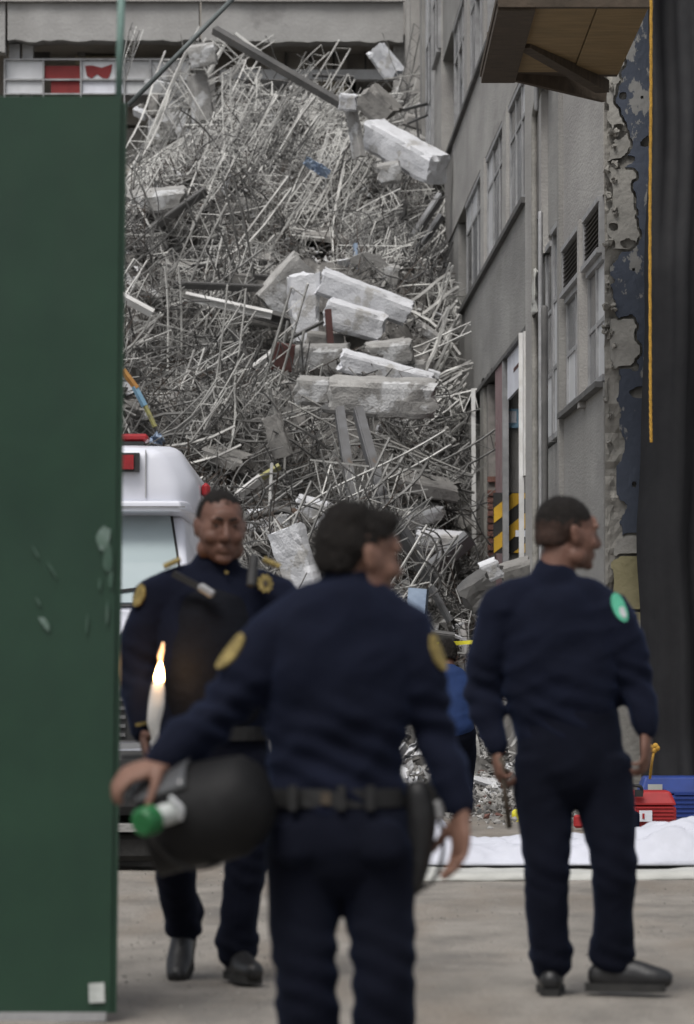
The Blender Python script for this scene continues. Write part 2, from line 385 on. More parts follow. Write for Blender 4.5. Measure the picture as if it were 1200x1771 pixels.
# dark slabs painting in the shade of the rooms behind the windows
for a in ((30.7, 34.7, 3.2, 4.75), (34.9, 38.0, 3.1, 5.1), (39.55, 52.3, 5.65, 7.05), (39.55, 57, 8.15, 9.8), (34.9, 38, 6.3, 8.4)):
    rpart('room_shade', a[0], a[1], a[2], a[3], -.75, -.30, 'interior_shade')
def window(d0, d1, z0, z1, cols, rows, cols_mat, fw=.05, off=-.03, missing=0.0, broken=0, fm='frame_metal', rowh=None):
    b = bmesh.new()
    wbox(b, d0, d1, z0, z0 + fw, off - .05, off + .03); wbox(b, d0, d1, z1 - fw, z1, off - .05, off + .03)
    zs = [z0 + fw + (z1 - z0 - 2 * fw) * t for t in (rowh or [i / rows for i in range(rows + 1)])]
    dd = [d0 + (d1 - d0) * i / cols for i in range(cols + 1)]
    for i, d in enumerate(dd):
        wbox(b, d - fw * .8, d + fw * .8, z0 + fw, z1 - fw, off - .055, off + .012)
    for z in zs[1:-1]: wbox(b, d0 + fw, d1 - fw, z - .018, z + .018, off - .045, off + .008)
    fr = build('window', b, M[fm], rb, origin=rb.location)
    for i in range(cols):
        for j in range(len(zs) - 1):
            if random.random() < missing: continue
            mt = random.choice(cols_mat)
            b = bmesh.new(); a0, a1, q0, q1 = dd[i] + fw * .9, dd[i + 1] - fw * .9, zs[j] + .004, zs[j + 1] - .004
            if random.random() < broken:
                # a jagged remnant of glass
                n = 6; pts = [(a0, q0), (a1, q0)] + [(a1 + (a0 - a1) * k / n, q0 + (q1 - q0) * random.uniform(.2, .95)) for k in range(n + 1)]
                f = [b.verts.new(W(p, q, off - .004)) for p, q in pts]; k_ = [b.verts.new(W(p, q, off - .012)) for p, q in pts]
                b.faces.new(f); b.faces.new(k_[::-1])
                for k in range(len(f)): b.faces.new((f[k], f[(k + 1) % len(f)], k_[(k + 1) % len(f)], k_[k]))
            else: wbox(b, a0, a1, q0, q1, off - .014, off - .004)
            pn = build('pane', b, M[mt], fr, origin=rb.location)
    return fr
glassy = ['pane', 'pane', 'pane_dark', 'pane_pale']
# first upper floor: three bays seen between the spandrels
for px0, px1 in ((880, 911), (841, 872), (805, 834)):
    window(xd(px1), xd(px0), 5.72, 6.98, 3, 3, ['pane', 'pane_pale', 'pane_dark', 'pane_dark'], rowh=[0, .72, 1], missing=.1, broken=.12)
for px0, px1 in ((872.5, 879.5), (834.5, 840.5)):
    rough_panel('pier', xd(px1), xd(px0), 5.70, 7.0, -.25, .02, 'facade_pale')
# second upper floor
for px0, px1 in ((877, 911), (842, 872), (812, 838), (784, 806)):
    window(xd(px1), xd(px0), 8.22, 9.73, 3, 2, ['pane', 'pane', 'pane_dark'], rowh=[0, .7, 1], missing=.1, broken=.15)
for px0, px1 in ((872.5, 876.5), (838.5, 841.5), (806.5, 811.5)):
    rough_panel('pier', xd(px1), xd(px0), 8.2, 9.75, -.25, .02, 'facade_pale')
# near section: two tall windows, louvres above
for px0, px1 in ((977, 1010), (1014, 1043)):
    d0, d1 = xd(px1), xd(px0)
    window(d0, d1, 3.30, 4.27, 2 if px0 < 1000 else 2, 2, ['pane_dark', 'pane', 'pane_pale'], fw=.05, fm='frame_metal', broken=0)
    b = bmesh.new(); wbox(b, d0, d1, 4.27, 4.31, -.08, .04); wbox(b, d0, d1, 4.66, 4.70, -.08, .03); wbox(b, d0, d0 + .08, 4.31, 4.66, -.08, .02); wbox(b, d1 - .08, d1, 4.31, 4.66, -.08, .02)
    fr = build('louvre', b, M['frame_metal'], rb)
    for k in range(9):
        z = 4.325 + k * .038; b = bmesh.new()
        hexa(b, [W(d0 + .08, z, .01), W(d0 + .08, z + .004, .016), W(d1 - .08, z + .004, .016), W(d1 - .08, z, .01),
                 W(d0 + .08, z + .03, -.04), W(d0 + .08, z + .034, -.034), W(d1 - .08, z + .034, -.034), W(d1 - .08, z + .03, -.04)])
        build('slat', b, M['louver'], fr, origin=rb.location)
b = bmesh.new(); wbox(b, xd(1013.6), xd(1010.4), 3.2, 4.7, -.1, .05); build('mullion', b, M['facade_pale'], rb)
b = bmesh.new(); wbox(b, 30.75, 34.7, 3.245, 3.29, -.02, .06); build('sill', b, M['dark_steel'], rb)
b = bmesh.new(); wbox(b, 39.6, 52.2, 5.66, 5.715, -.02, .05); build('sill', b, M['dark_steel'], rb)
b = bmesh.new(); wbox(b, 39.6, 56.5, 8.16, 8.215, -.02, .05); build('sill', b, M['dark_steel'], rb)
b = bmesh.new(); wbox(b, 39.6, 52.0, 4.40, 4.447, -.1, .02); build('lintel', b, M['dark_steel'], rb)
# middle section windows
window(34.95, 36.3, 3.15, 5.03, 2, 3, ['pane', 'pane_pale', 'pane_dark'], fw=.05, broken=.2)
window(36.4, 37.95, 3.15, 4.95, 2, 3, ['pane_dark', 'pane', 'pane_pale'], fw=.05, broken=.35, missing=.15)
window(34.95, 36.95, 6.42, 8.28, 2, 3, ['pane', 'pane_dark'], fw=.05, missing=.2)
window(37.4, 37.95, 5.2, 8.3, 1, 4, ['pane_dark'], fw=.05)
window(34.95, 37.2, 9.3, 11, 2, 2, ['pane', 'pane_dark'], fw=.05)
# dark strip on the wall, painted for the shade of a vertical recess
b = bmesh.new(); wbox(b, 37.4, 37.95, 5.3, 7.9, -.02, .012); build('recess_shade', b, M['louver'], rb)
# pipes on the wall
def pipe(name, pts, r, m, k=6, lab=None):
    b = bmesh.new(); tube(b, pts, [r] * len(pts), k=k, n=8)
    return build(name, b, M[m], rb, smooth=True)
pipe('pipe', [W(37.9, -.1, .03), W(37.9, 2, .03), W(37.9, 4.8, .03), W(37.9, 6.1, .03), W(37.7, 6.32, .03), W(36.9, 6.42, .04), W(36.6, 6.6, .04), W(36.6, 7.6, .04)], .032, 'grey_plaster')
pipe('pipe', [W(36.6, 6.5, .1), W(36.6, 8, .1), W(36.5, 10, .1)], .03, 'white_metal')
pipe('pipe', [W(36.9, 6.2, .08), W(36.9, 8, .08), W(36.9, 10, .08)], .022, 'frame_metal')
pipe('pipe', [W(35.9, -.1, .08), W(35.9, 3, .08), W(35.9, 4.3, .08)], .03, 'dark_steel')
pipe('pipe', [W(36.4, -.1, .08), W(36.4, 2, .08), W(36.42, 5.2, .08)], .022, 'frame_metal')
pipe('cable', [W(33.2, 12, .03), W(33.25, 9, .03), W(33.5, 7.2, .03), W(33.4, 5.9, .03)], .012, 'dark_steel')
pipe('cable', [W(31.4, 8, .04), W(31.5, 6.8, .04), W(31.2, 6.2, .05)], .015, 'grey_plaster')
b = bmesh.new(); wbox(b, 36.2, 36.9, 6.62, 6.76, .02, .17); ball(b, W(36.6, 6.8, .1), .06); build('junction_box', b, M['dark_steel'], rb)
b = bmesh.new(); wbox(b, 36.75, 37.05, 6.63, 6.75, .17, .2); build('box_cover', b, M['sky_blue'], rb)
# torn white cloth hanging from the broken window
b = bmesh.new()
rows = []
for j in range(9):
    t = j / 8; rows.append([b.verts.new(W(37.3 + .8 * i / 5 * (.15 + t * .85) , 4.78 - .40 * t + .06 * N((i, j, 0), .9), .05 + .02 * math.sin(i * 1.7 + j * .5))) for i in range(6)])
for a, c in zip(rows, rows[1:]):
    for i in range(5): b.faces.new((a[i], a[i + 1], c[i + 1], c[i]))
o = build('torn_curtain', b, M['cloth_cream'], rb, smooth=True); o.modifiers.new('s', 'SOLIDIFY').thickness = .012
# --- ground floor openings
dA0, dA1 = 39.55, xd(872)      # first opening
rough_panel('pink_pillar', dA1, xd(857.5), -.2, 4.4, -.04, .0, 'pink_paint')
b = bmesh.new(); wbox(b, dA1 - .02, dA1 + .10, -.2, 4.42, -.05, .012); build('door_post', b, M['frame_metal'], rb)
b = bmesh.new(); wbox(b, xd(911), xd(875), 3.96, 4.43, -.05, -.02); o = build('white_sign_panel', b, M['poster_white'], rb)
b = bmesh.new(); wbox(b, xd(899), xd(886), 4.17, 4.21, -.0195, -.017); build('red_mark', b, M['maroon'], rb)
b = bmesh.new(); wbox(b, xd(912), xd(908), 3.0, 4.4, -.04, .03); build('hanging_strip', b, M['white_metal'], rb)
# far jamb and inner wall facing the street end
jx0, jx1 = WX(dA1) + .02, WX(dA1) + 1.6
b = bmesh.new(); box(b, jx0, jx1, dA1 + .16, dA1 + .4, -.2, 4.4); build('inner_wall', b, M['facade'], rb)
def fpt(px, py, d): return P(px, py, d)
def frect(name, px0, px1, py0, py1, d, th, m, parent, origin=None):
    a = P(px0, py1, d); c = P(px1, py0, d); b = bmesh.new(); box(b, a.x, c.x, d, d + th, a.z, c.z)
    return build(name, b, M[m], parent, origin=origin)
o = frect('poster', 875, 901, 707, 740, dA1 + .12, .02, 'sky_blue', rb)
frect('poster_print', 880, 893, 711, 731, dA1 + .114, .004, 'poster_white', o, origin=rb.location)
# hazard board with diagonal stripes
hz = frect('hazard_board', 853, 914, 852, 957, dA1 + .125, .025, 'black_paint', rb)
def stripe_poly(px0, px1, py0, py1, d, k0, k1, origin, parent):
    """yellow stripe: the part of band k0 < (y + .72x) < k1 inside the board"""
    poly = [(px0, py0), (px1, py0), (px1, py1), (px0, py1)]
    def clip(poly, f):
        o = []
        for i in range(len(poly)):
            a, c = poly[i], poly[(i + 1) % len(poly)]; fa, fc = f(a), f(c)
            if fa >= 0: o.append(a)
            if (fa >= 0) != (fc >= 0):
                t = fa / (fa - fc); o.append((a[0] + (c[0] - a[0]) * t, a[1] + (c[1] - a[1]) * t))
        return o
    g_ = lambda p: p[1] + .80 * p[0]
    poly = clip(poly, lambda p: g_(p) - k0)
    if poly: poly = clip(poly, lambda p: k1 - g_(p))
    if len(poly) < 3: return
    b = bmesh.new(); f = [b.verts.new(P(x, y, d - .006)) for x, y in poly]; k = [b.verts.new(P(x, y, d - .001)) for x, y in poly]
    b.faces.new(f); b.faces.new(k[::-1])
    for i in range(len(f)): b.faces.new((f[i], f[(i + 1) % len(f)], k[(i + 1) % len(f)], k[i]))
    build('yellow_stripe', b, M['yellow_paint'], parent, origin=origin)
for k in range(-1, 5):
    k0 = 1562 + k * 52
    stripe_poly(854, 913, 853, 956, dA1 + .125, k0, k0 + 26, rb.location, hz)
frect('small_white_box', 892, 914, 917, 928, dA1 - .3, .12, 'poster_white', rb)
# brick pier inside the second opening: every brick its own piece
dB = 46.6
b = bmesh.new(); x0 = WX(dB) + .01; box(b, x0 + .012, x0 + .16, dB + .02, dB + .5, .8, 4.38); pier = build('brick_pier', b, M['mortar'], rb)
zz = 1.0; k = 0
bricks_me = None
while zz < 4.3:
    for half in ((0, .17),) if k % 2 else ((0, .075), (.085, .17)):
        if zz > 3.3 and random.random() < .85: continue
        if random.random() < .10: continue
        b = bmesh.new(); j = random.uniform(-.012, .012); box(b, x0 + half[0], x0 + half[1], dB - .02 + j, dB + .05 + j, zz, zz + .062)
        build('brick', b, M['brick'], pier, origin=rb.location)
    zz += .078; k += 1
rough_panel('pier', 47.3, 48.1, -.2, 4.40, -.25, -.01, 'grey_plaster')
b = bmesh.new(); bar(b, W(48.0, .1, .06), W(48.35, 4.45, .06), .05, .05); build('door_post', b, M['white_metal'], rb)
b = bmesh.new(); bar(b, W(39.75, .1, .04), W(39.75, 4.4, .04), .05, .05); build('door_post', b, M['white_metal'], rb)
rough_panel('pier', 50.4, 52.0, -.2, 4.40, -.25, 0, 'facade', True)
b = bmesh.new(); box(b, 1.75, 1.8, 44, 54, -.2, 4.45); build('room_shade', b, M['interior_shade'], rb)  # dark sheets standing in for the unlit room behind the opening
b = bmesh.new(); box(b, 1.75, 4, 44, 44.1, -.2, 4.45); build('room_shade', b, M['interior_shade'], rb)
# --- farther section of the same side, above the heap
rough_panel('wall_panel', 57.7, 62.5, 8.3, 14, -.25, .02, 'facade_pale')
rough_panel('pier', 62.6, 63.4, 5, 14, -.25, .10, 'facade')
rough_panel('wall_panel', 63.5, 66.6, 5, 14, -.25, -.02, 'facade')
for k in range(3):
    rough_panel('pier', 66.7 + k * 2.1, 67.3 + k * 2.1, 5, 14, -.25, .12, 'facade_pale')
window(67.35, 68.75, 8.5, 13.5, 2, 4, ['pane', 'blue_sheet'], fw=.06)
window(69.45, 70.85, 8.5, 13.5, 2, 4, ['blue_sheet', 'pane', 'pane_dark'], fw=.06)
window(57.8, 59.6, 9.9, 12.6, 2, 3, ['pane_dark', 'pane'], off=.05)
window(60.2, 62.2, 8.6, 11.6, 2, 3, ['pane', 'pane_pale'], off=.05)
rpart('room_shade', 57, 74, 5, 14, -.8, -.3, 'interior_shade')  # dark slab painted for the unlit rooms of the farther section
# roof slab / upper mass closing the top for other viewpoints
b = bmesh.new(); wbox(b, 30.7, 74, 14, 14.3, -6, .02); build('roof_slab', b, M['facade'], rb)
b = bmesh.new(); box(b, 7.2, 7.4, 31, 74, -.2, 14); build('rear_wall', b, M['facade'], rb)
# --- end wall facing the camera: broken render over rough concrete with remains of blue paint
gx0 = WX(30.7) + .004; gy = 30.68
b = bmesh.new(); nx, nz = 34, 240
G = [[None] * (nz + 1) for _ in range(nx + 1)]
for i in range(nx + 1):
    for j in range(nz + 1):
        x = gx0 + 5.2 * (i / nx) ** 2.0; z = -.3 + 13 * j / nz
        e = .05 * N((x, z, 0), 5) + .03 * N((x, z, 3), 14)
        if i == 0: x += .03 * N((0, 0, z), 7, 2) + .02
        G[i][j] = b.verts.new((x, gy - .02 + e, z))
for i in range(nx):
    for j in range(nz): b.faces.new((G[i][j], G[i + 1][j], G[i + 1][j + 1], G[i][j + 1]))
build('end_wall', b, M['rough_concrete'], rb)
def plaster(name, px0, px1, py0, py1, m, seed, y=30.625, n=26, amp=9):
    """ragged sheet of old render, 25 mm thick"""
    b = bmesh.new(); pts = []
    c = ((px0 + px1) / 2, (py0 + py1) / 2)
    per = []
    for k in range(n): per.append((px0 + (px1 - px0) * k / n, py0))
    for k in range(n * 2): per.append((px1, py0 + (py1 - py0) * k / (2 * n)))
    for k in range(n): per.append((px1 - (px1 - px0) * k / n, py1))
    for k in range(n * 2): per.append((px0, py1 - (py1 - py0) * k / (2 * n)))
    for x, yy in per:
        q = Vector((x, yy, seed * 31))
        x2 = x + amp * noise.noise(q * .022) * 1.6 + amp * .6 * noise.noise(q * .11 + Vector((9, 0, 0)))
        y2 = yy + amp * noise.noise(q * .03 + Vector((5, 0, 0))) + amp * .5 * noise.noise(q * .13)
        p = P(x2, y2, y); pts.append(p)
    f = [b.verts.new(p) for p in pts]; k_ = [b.verts.new((p.x, p.y + .05, p.z)) for p in pts]
    b.faces.new(f); b.faces.new(k_[::-1])
    for k in range(len(f)): b.faces.new((f[k], f[(k + 1) % len(f)], k_[(k + 1) % len(f)], k_[k]))
    bmesh.ops.triangulate(b, faces=b.faces)
    return build(name, b, M[m], rb)
CELL = .022; ncx, ncz = 62, 330
def cls(x, z, y=30.62):
    px = 600 + x / y * F; py = 1160 - (z - 1.11) / y * F
    n1 = N((px, py, 0), .016, 1) * 22 + N((px, py, 0), .05, 2) * 10 + N((px, py, 0), .16, 3) * 4
    if px < 1055 + n1 * .8: return None
    if N((px, py, 5), .035, 4) > .42 and 120 < py < 925: return 'g2'
    if py > 1122 + n1 * .3: return 'grey_plaster'
    if py > 962 + n1 * .15: return 'ochre_plaster'
    if py > 926 + n1 * .15: return 'grey_plaster'
    if py > 640 + n1 * 1.5: return 'blue_plaster' if px > 1070 + n1 else None
    if py > 548 + n1: return 'grey_plaster' if px < 1100 + n1 else 'blue_plaster'
    if py > 425 + n1 * .6: return 'blue_plaster' if px > 1062 + n1 else None
    if py > 290 + n1: return 'grey_plaster' if px < 1102 + n1 else 'blue_plaster'
    return 'blue_plaster' if px > 1074 + n1 * 1.2 else 'grey_plaster'
sets = {}
for i in range(ncx):
    for j in range(ncz):
        x, z = gx0 + .01 + i * CELL, -.2 + j * CELL; k = cls(x + CELL / 2, z + CELL / 2)
        if k and k != 'g2': sets.setdefault((k, 0 if k == 'blue_plaster' else int(z / .75) if False else (0 if z > 3.75 else 1 if z > 2.6 else 2 if z > 1.55 else 3)), []).append((i, j))
parts_ = []
for (k, _), cells in sets.items():
    left = set(cells)
    while left:
        st = [left.pop()]; comp = []
        while st:
            c = st.pop(); comp.append(c)
            for q in ((c[0] + 1, c[1]), (c[0] - 1, c[1]), (c[0], c[1] + 1), (c[0], c[1] - 1)):
                if q in left: left.remove(q); st.append(q)
        if len(comp) > 14: parts_.append((k, comp))
for k, cells in parts_:
    b = bmesh.new(); vd = {}
    def gv(i, j):
        if (i, j) not in vd:
            x, z = gx0 + .01 + i * CELL, -.2 + j * CELL
            vd[(i, j)] = b.verts.new((x + .008 * N((x, z, 0), 40, 1), 30.625 + (.006 if k == 'blue_plaster' else 0) + .006 * N((x, z, 0), 3, 2) + .002 * N((x, z, 0), 20), z + .008 * N((x, z, 0), 40, 2)))
        return vd[(i, j)]
    for i, j in cells: b.faces.new((gv(i, j), gv(i + 1, j), gv(i + 1, j + 1), gv(i, j + 1)))
    for f in b.faces:
        if f.normal.y > 0: f.normal_flip()
    bv = [v for v in b.verts if v.is_boundary]
    for _ in range(4): bmesh.ops.smooth_vert(b, verts=bv, factor=.5, use_axis_x=True, use_axis_z=True)
    o = build(k.replace('plaster', 'render'), b, M[k], rb); m_ = o.modifiers.new('s', 'SOLIDIFY'); m_.thickness = .035; m_.offset = 0
# broken lumps along the corner
for k in range(26):
    b = bmesh.new(); z = random.uniform(2.6, 5.6); ball(b, (gx0 + random.uniform(.0, .10), 30.62, z), (random.uniform(.012, .032), .05, random.uniform(.015, .035)), u=7, v=5)
    for v in b.verts: v.co += rv(.012)
    build('broken_lump', b, M['rough_concrete'], rb)

# ============================================================ PLYWOOD CANOPY
cn = empty('plywood_canopy', (1.9, 28, 5.3), 'makeshift plywood canopy with dark boards jutting out at the top right corner', 'canopy')
def cbox(name, x0, x1, y0, y1, z0, z1, m, dz=0):
    b = bmesh.new(); box(b, x0, x1, y0, y1, z0, z1)
    for v in b.verts:
        if v.co.y > (y0 + y1) / 2: v.co.z += dz
    return build(name, b, M[m], cn)
cbox('plywood_sheet', 1.16, 1.60, 26.0, 28.9, 5.36, 5.385, 'plywood')
cbox('plywood_sheet', 1.606, 1.93, 26.0, 28.95, 5.35, 5.375, 'plywood')
cbox('roof_board', .96, 1.95, 25.95, 29.4, 5.40, 5.45, 'dark_wood')
cbox('edge_board', .96, 1.20, 25.9, 29.1, 5.31, 5.355, 'dark_wood')
cbox('front_board', .96, 1.95, 25.86, 25.94, 5.33, 5.50, 'dark_wood')
b = bmesh.new(); bar(b, P(842, 112, 29.15), P(1046, 160, 29.6), .06, .14); build('rear_beam', b, M['dark_wood'], cn)
b = bmesh.new(); bar(b, P(905, 72, 27.6), P(1042, 150, 29.2), .10, .09); build('brace', b, M['dark_wood'], cn)
b = bmesh.new(); hexa(b, [P(842, 104, 29.2), P(1044, 160, 29.6), P(1044, 150, 29.8), P(842, 98, 29.8), P(842, 60, 29.25), P(1046, 112, 29.6), P(1046, 105, 29.8), P(842, 55, 29.8)]); build('fascia', b, M['dark_wood'], cn)

# ============================================================ BLACK TARP
b = bmesh.new(); NX, NZ = 60, 60
ed = [(-1, 1112), (0, 1110), (.15, 1106), (.25, 1104), (.35, 1113), (.5, 1122), (.66, 1128), (1.2, 1130)]
T = []
for j in range(NZ + 1):
    t = j / NZ; z = .03 + 8.4 * t; row = []
    xl = (interp(t, ed) - 600) / F * 30.2
    for i in range(NX + 1):
        u = i / NX; x = xl + u * 3.2
        y = 30.25 + .10 * math.sin(u * 46 + 1.2 * math.sin(t * 5)) * (.4 + .6 * (1 - t)) + .14 * N((u * 6, 0, t * 3), 1.2, 4) + .05 * math.sin(u * 105 + t * 4)
        if t < .06: y -= .1 * (1 - t / .06)
        row.append(b.verts.new((x + .03 * N((u * 3, t * 9, 0), 1), y, z)))
    T.append(row)
for a, c in zip(T, T[1:]):
    for i in range(NX): b.faces.new((a[i], a[i + 1], c[i + 1], c[i]))
o = build('black_tarpaulin', b, M['tarp'], origin=(2.3, 30.2, 0), smooth=True)
o.modifiers.new('s', 'SOLIDIFY').thickness = .006
tag(o, 'tall black tarpaulin hanging in folds down the right edge of the view', 'tarpaulin')
# ropes
def rope(name, pts, r, m, label, cat):
    b = bmesh.new(); c = catmull([Vector(p) for p in pts], 14); L = 0; rings = []
    for s in range(3):
        q = []
        for i, p in enumerate(c):
            a = i * .9 + s * 2.094
            q.append(p + Vector((math.cos(a), math.sin(a), 0)) * r * .5)
        tube(b, q, [r * .62] * len(q), k=1, n=6)
    return tag(build(name, b, M[m], origin=pts[0], smooth=True), label, cat)
rope('yellow_rope', [P(1126, -14, 25.2), P(1125.5, 180, 25.2), P(1124, 380, 25.2), P(1124.5, 600, 25.2), P(1125, 700, 25.2), P(1126, 764, 25.2)], .0095, 'rope',
     'orange yellow rope hanging straight down in front of the black tarpaulin', 'rope')
# ============================================================ BUILDING AT THE BACK
bb = empty('gutted_building', P(400, 1100, 70) * Vector((1, 1, 0)) if False else Vector((-2, 70, 0)), 'grey concrete building across the back with exposed red and white rooms behind the rubble', 'building')
def bp(name, px0, px1, py0, py1, d, th, m, parent=None):
    return frect(name, px0, px1, py0, py1, d, th, m, parent or bb, origin=bb.location)
def rough_front(name, px0, px1, py0, py1, d, th, m, amp=.06):
    a = P(px0, py1, d); c = P(px1, py0, d); b = bmesh.new(); n = int((c.x - a.x) / .12); k = max(2, int((c.z - a.z) / .25))
    V = [[b.verts.new((a.x + (c.x - a.x) * i / n, d + .02 * N((i * .3, j * .3, 0)), a.z + (c.z - a.z) * j / k + ((amp * N((i * .45, 0, 0)) + amp * .6 * N((i * 1.3, 3, 0))) if j == 0 else 0))) for j in range(k + 1)] for i in range(n + 1)]
    U = [[b.verts.new((v.co.x, d + th, v.co.z)) for v in (r[0], r[-1])] for r in V]
    for i in range(n):
        for j in range(k): b.faces.new((V[i][j], V[i + 1][j], V[i + 1][j + 1], V[i][j + 1]))
        b.faces.new((U[i][0], U[i][1], U[i + 1][1], U[i + 1][0])); b.faces.new((V[i][0], U[i][0], U[i + 1][0], V[i + 1][0])); b.faces.new((V[i][k], V[i + 1][k], U[i + 1][1], U[i][1]))
    b.faces.new([v for v in V[0]] + U[0][::-1]); b.faces.new([v for v in V[n][::-1]] + U[n])
    return build(name, b, M[m], bb)
rough_front('concrete_band', 13, 344, -40, 70, 69.6, .5, 'band')
rough_front('concrete_band', 348, 697, -40, 72, 69.6, .5, 'band')
rough_front('concrete_band', -500, 9, -40, 88, 69.6, .5, 'band')
bp('coping', -500, 700, -10, 2, 69.5, .1, 'facade_pale')
b = bmesh.new(); a = P(-500, 1200, 72.5); c = P(760, -60, 72.5); box(b, a.x, c.x, 71.25, 71.5, -.3, 14.5); build('inner_wall', b, M['back_brown'], bb)
b = bmesh.new(); box(b, P(-500, 0, 70).x, P(720, 0, 70).x, 70.1, 76, P(0, 76, 70).z, P(0, 66, 70).z); build('ceiling_slab', b, M['back_brown'], bb)
bp('ledge', 380, 690, 120, 137, 70.3, .3, 'back_white')
bp('ledge', -200, 330, 283, 300, 70.3, 2, 'back_brown')
bp('column', 329, 372, 70, 330, 70.2, .4, 'concrete')
bp('column', 680, 708, 60, 330, 69.9, .4, 'chunk')
bp('column', 600, 622, 137, 300, 71, .4, 'concrete')
bp('white_column', 15, 34, 76, 300, 69.95, .35, 'back_white'); bp('white_column', 38, 57, 76, 300, 69.98, .35, 'back_white')
bp('dark_shutter', 58, 86, 70, 104, 70.9, .1, 'dark_steel'); bp('wall_tile', 130, 200, 96, 112, 71.15, .05, 'cream')
for k in range(7): bp('wall_tile', 146 + k * 9.5, 154.5 + k * 9.5, 98, 111, 71.05, .06, 'cream')
bp('block', 134, 147, 70, 96, 70.9, .2, 'concrete')
# glazed balustrade with red and white panels
fr = bmesh.new()
for y in (103, 138, 163):
    a, c = P(8, y + 1.5, 69.9), P(330, y - 1.5, 69.9); box(fr, a.x, c.x, 69.86, 69.94, a.z, c.z)
for x in (8, 75, 140, 215, 260, 325):
    a, c = P(x - 1.6, 200, 69.9), P(x + 1.6, 101.4, 69.9); box(fr, a.x, c.x, 69.85, 69.95, a.z, c.z)
bal = build('balustrade', fr, M['frame_metal'], bb)
def bpan(px0, px1, py0, py1, m, name='infill_panel'): frect(name, px0, px1, py0, py1, 69.91, .03, m, bal, origin=bb.location)
bpan(10, 73, 105, 136.2, 'pane_pale'); bpan(10, 73, 140, 161, 'pane_pale'); bpan(77, 138, 114, 136.2, 'back_red'); bpan(88, 138, 140, 161, 'back_red')
bpan(142, 213, 105, 136.2, 'pane_pale'); bpan(142, 213, 140, 161, 'poster_white'); bpan(217, 258, 105, 136.2, 'back_white'); bpan(217, 258, 140, 161, 'back_white')
bpan(262, 323, 105, 136.2, 'back_white'); bpan(262, 323, 140, 161, 'back_white')
# torn red remnant
b = bmesh.new(); pts = [(147, 114), (158, 113), (176, 117), (194, 111), (192, 124), (186, 138), (176, 134), (168, 128), (158, 136), (150, 131)]
f = [b.verts.new(P(x, y, 69.895)) for x, y in pts]; k_ = [b.verts.new(P(x, y, 69.906)) for x, y in pts]
b.faces.new(f); b.faces.new(k_[::-1])
for i in range(len(f)): b.faces.new((f[i], f[(i + 1) % len(f)], k_[(i + 1) % len(f)], k_[i]))
build('torn_red_panel', b, M['back_red'], bal, origin=bb.location)
bp('white_board', 258, 325, 164, 238, 69.95, .06, 'back_white')
bp('board_frame', 256, 260, 164, 240, 69.93, .08, 'frame_metal'); bp('board_frame', 260.2, 327, 236, 240, 69.93, .08, 'frame_metal')
bp('brown_wall', -200, 256, 186, 216, 70.9, .1, 'back_brown'); bp('brown_wall', -200, 256, 222, 282, 70.8, .1, 'grey_plaster')
bp('white_strip', 217, 256, 160, 184, 70.6, .05, 'back_white')
for x in (440, 492, 533, 575, 630): bp('partition', x, x + 4, 74, 119, 70.9, .1, 'dark_steel')
bp('dark_wall', 376, 600, 74, 119, 71.0, .1, 'back_brown')
bp('cream_board', 540, 615, 139, 160, 71, .1, 'cream'); bp('wall_tile', 390, 540, 139, 190, 71.1, .1, 'back_white')
# diagonal cable in front
b = bmesh.new(); bar(b, P(412, -12, 44), P(222, 182, 44), .055, n=8); tag(build('tension_cable', b, M['cable_grey'], origin=P(222, 182, 44), smooth=True), 'straight grey cable running diagonally across the top left', 'cable')

# ============================================================ THE RUBBLE HEAP
PROF = [(33, -.05), (34.5, .05), (38, 1.0), (40.6, 1.5), (41.6, 2.7), (44.8, 3.05), (46, 4.35), (49.2, 4.75), (50.3, 6.0), (53.8, 6.5), (55, 7.7), (58.5, 8.3), (60, 9.7), (64, 10.3), (68, 9.6), (71.5, 6.0)]
TOP = [(-9, 6.0), (-4.2, 6.9), (-2.7, 7.5), (-2.1, 8.6), (-1.7, 9.2), (-.4, 9.3), (.3, 8.5), (.8, 8.0), (1.5, 7.5), (2.5, 6)]
HOLLOWS = []
for px, py, d, r, dep in ((735, 370, 56, .55, 1.5), (330, 470, 53, .9, .7), (450, 485, 52.5, .5, .7), (560, 455, 53.5, .5, .8), (620, 770, 45, .55, 1.2), (720, 800, 44.5, .5, 1.0), (520, 730, 46, .5, .8), (300, 700, 47, .8, .6), (400, 620, 49.5, .5, .5), (560, 360, 55.5, .5, .6), (640, 330, 56.5, .4, .7), (760, 1000, 39.5, .5, .7), (480, 330, 56.5, .4, .5), (720, 700, 47, .3, .9), (400, 850, 43.5, .6, .5)):
    HOLLOWS.append(((px - 600) / F * d, d, r, dep))
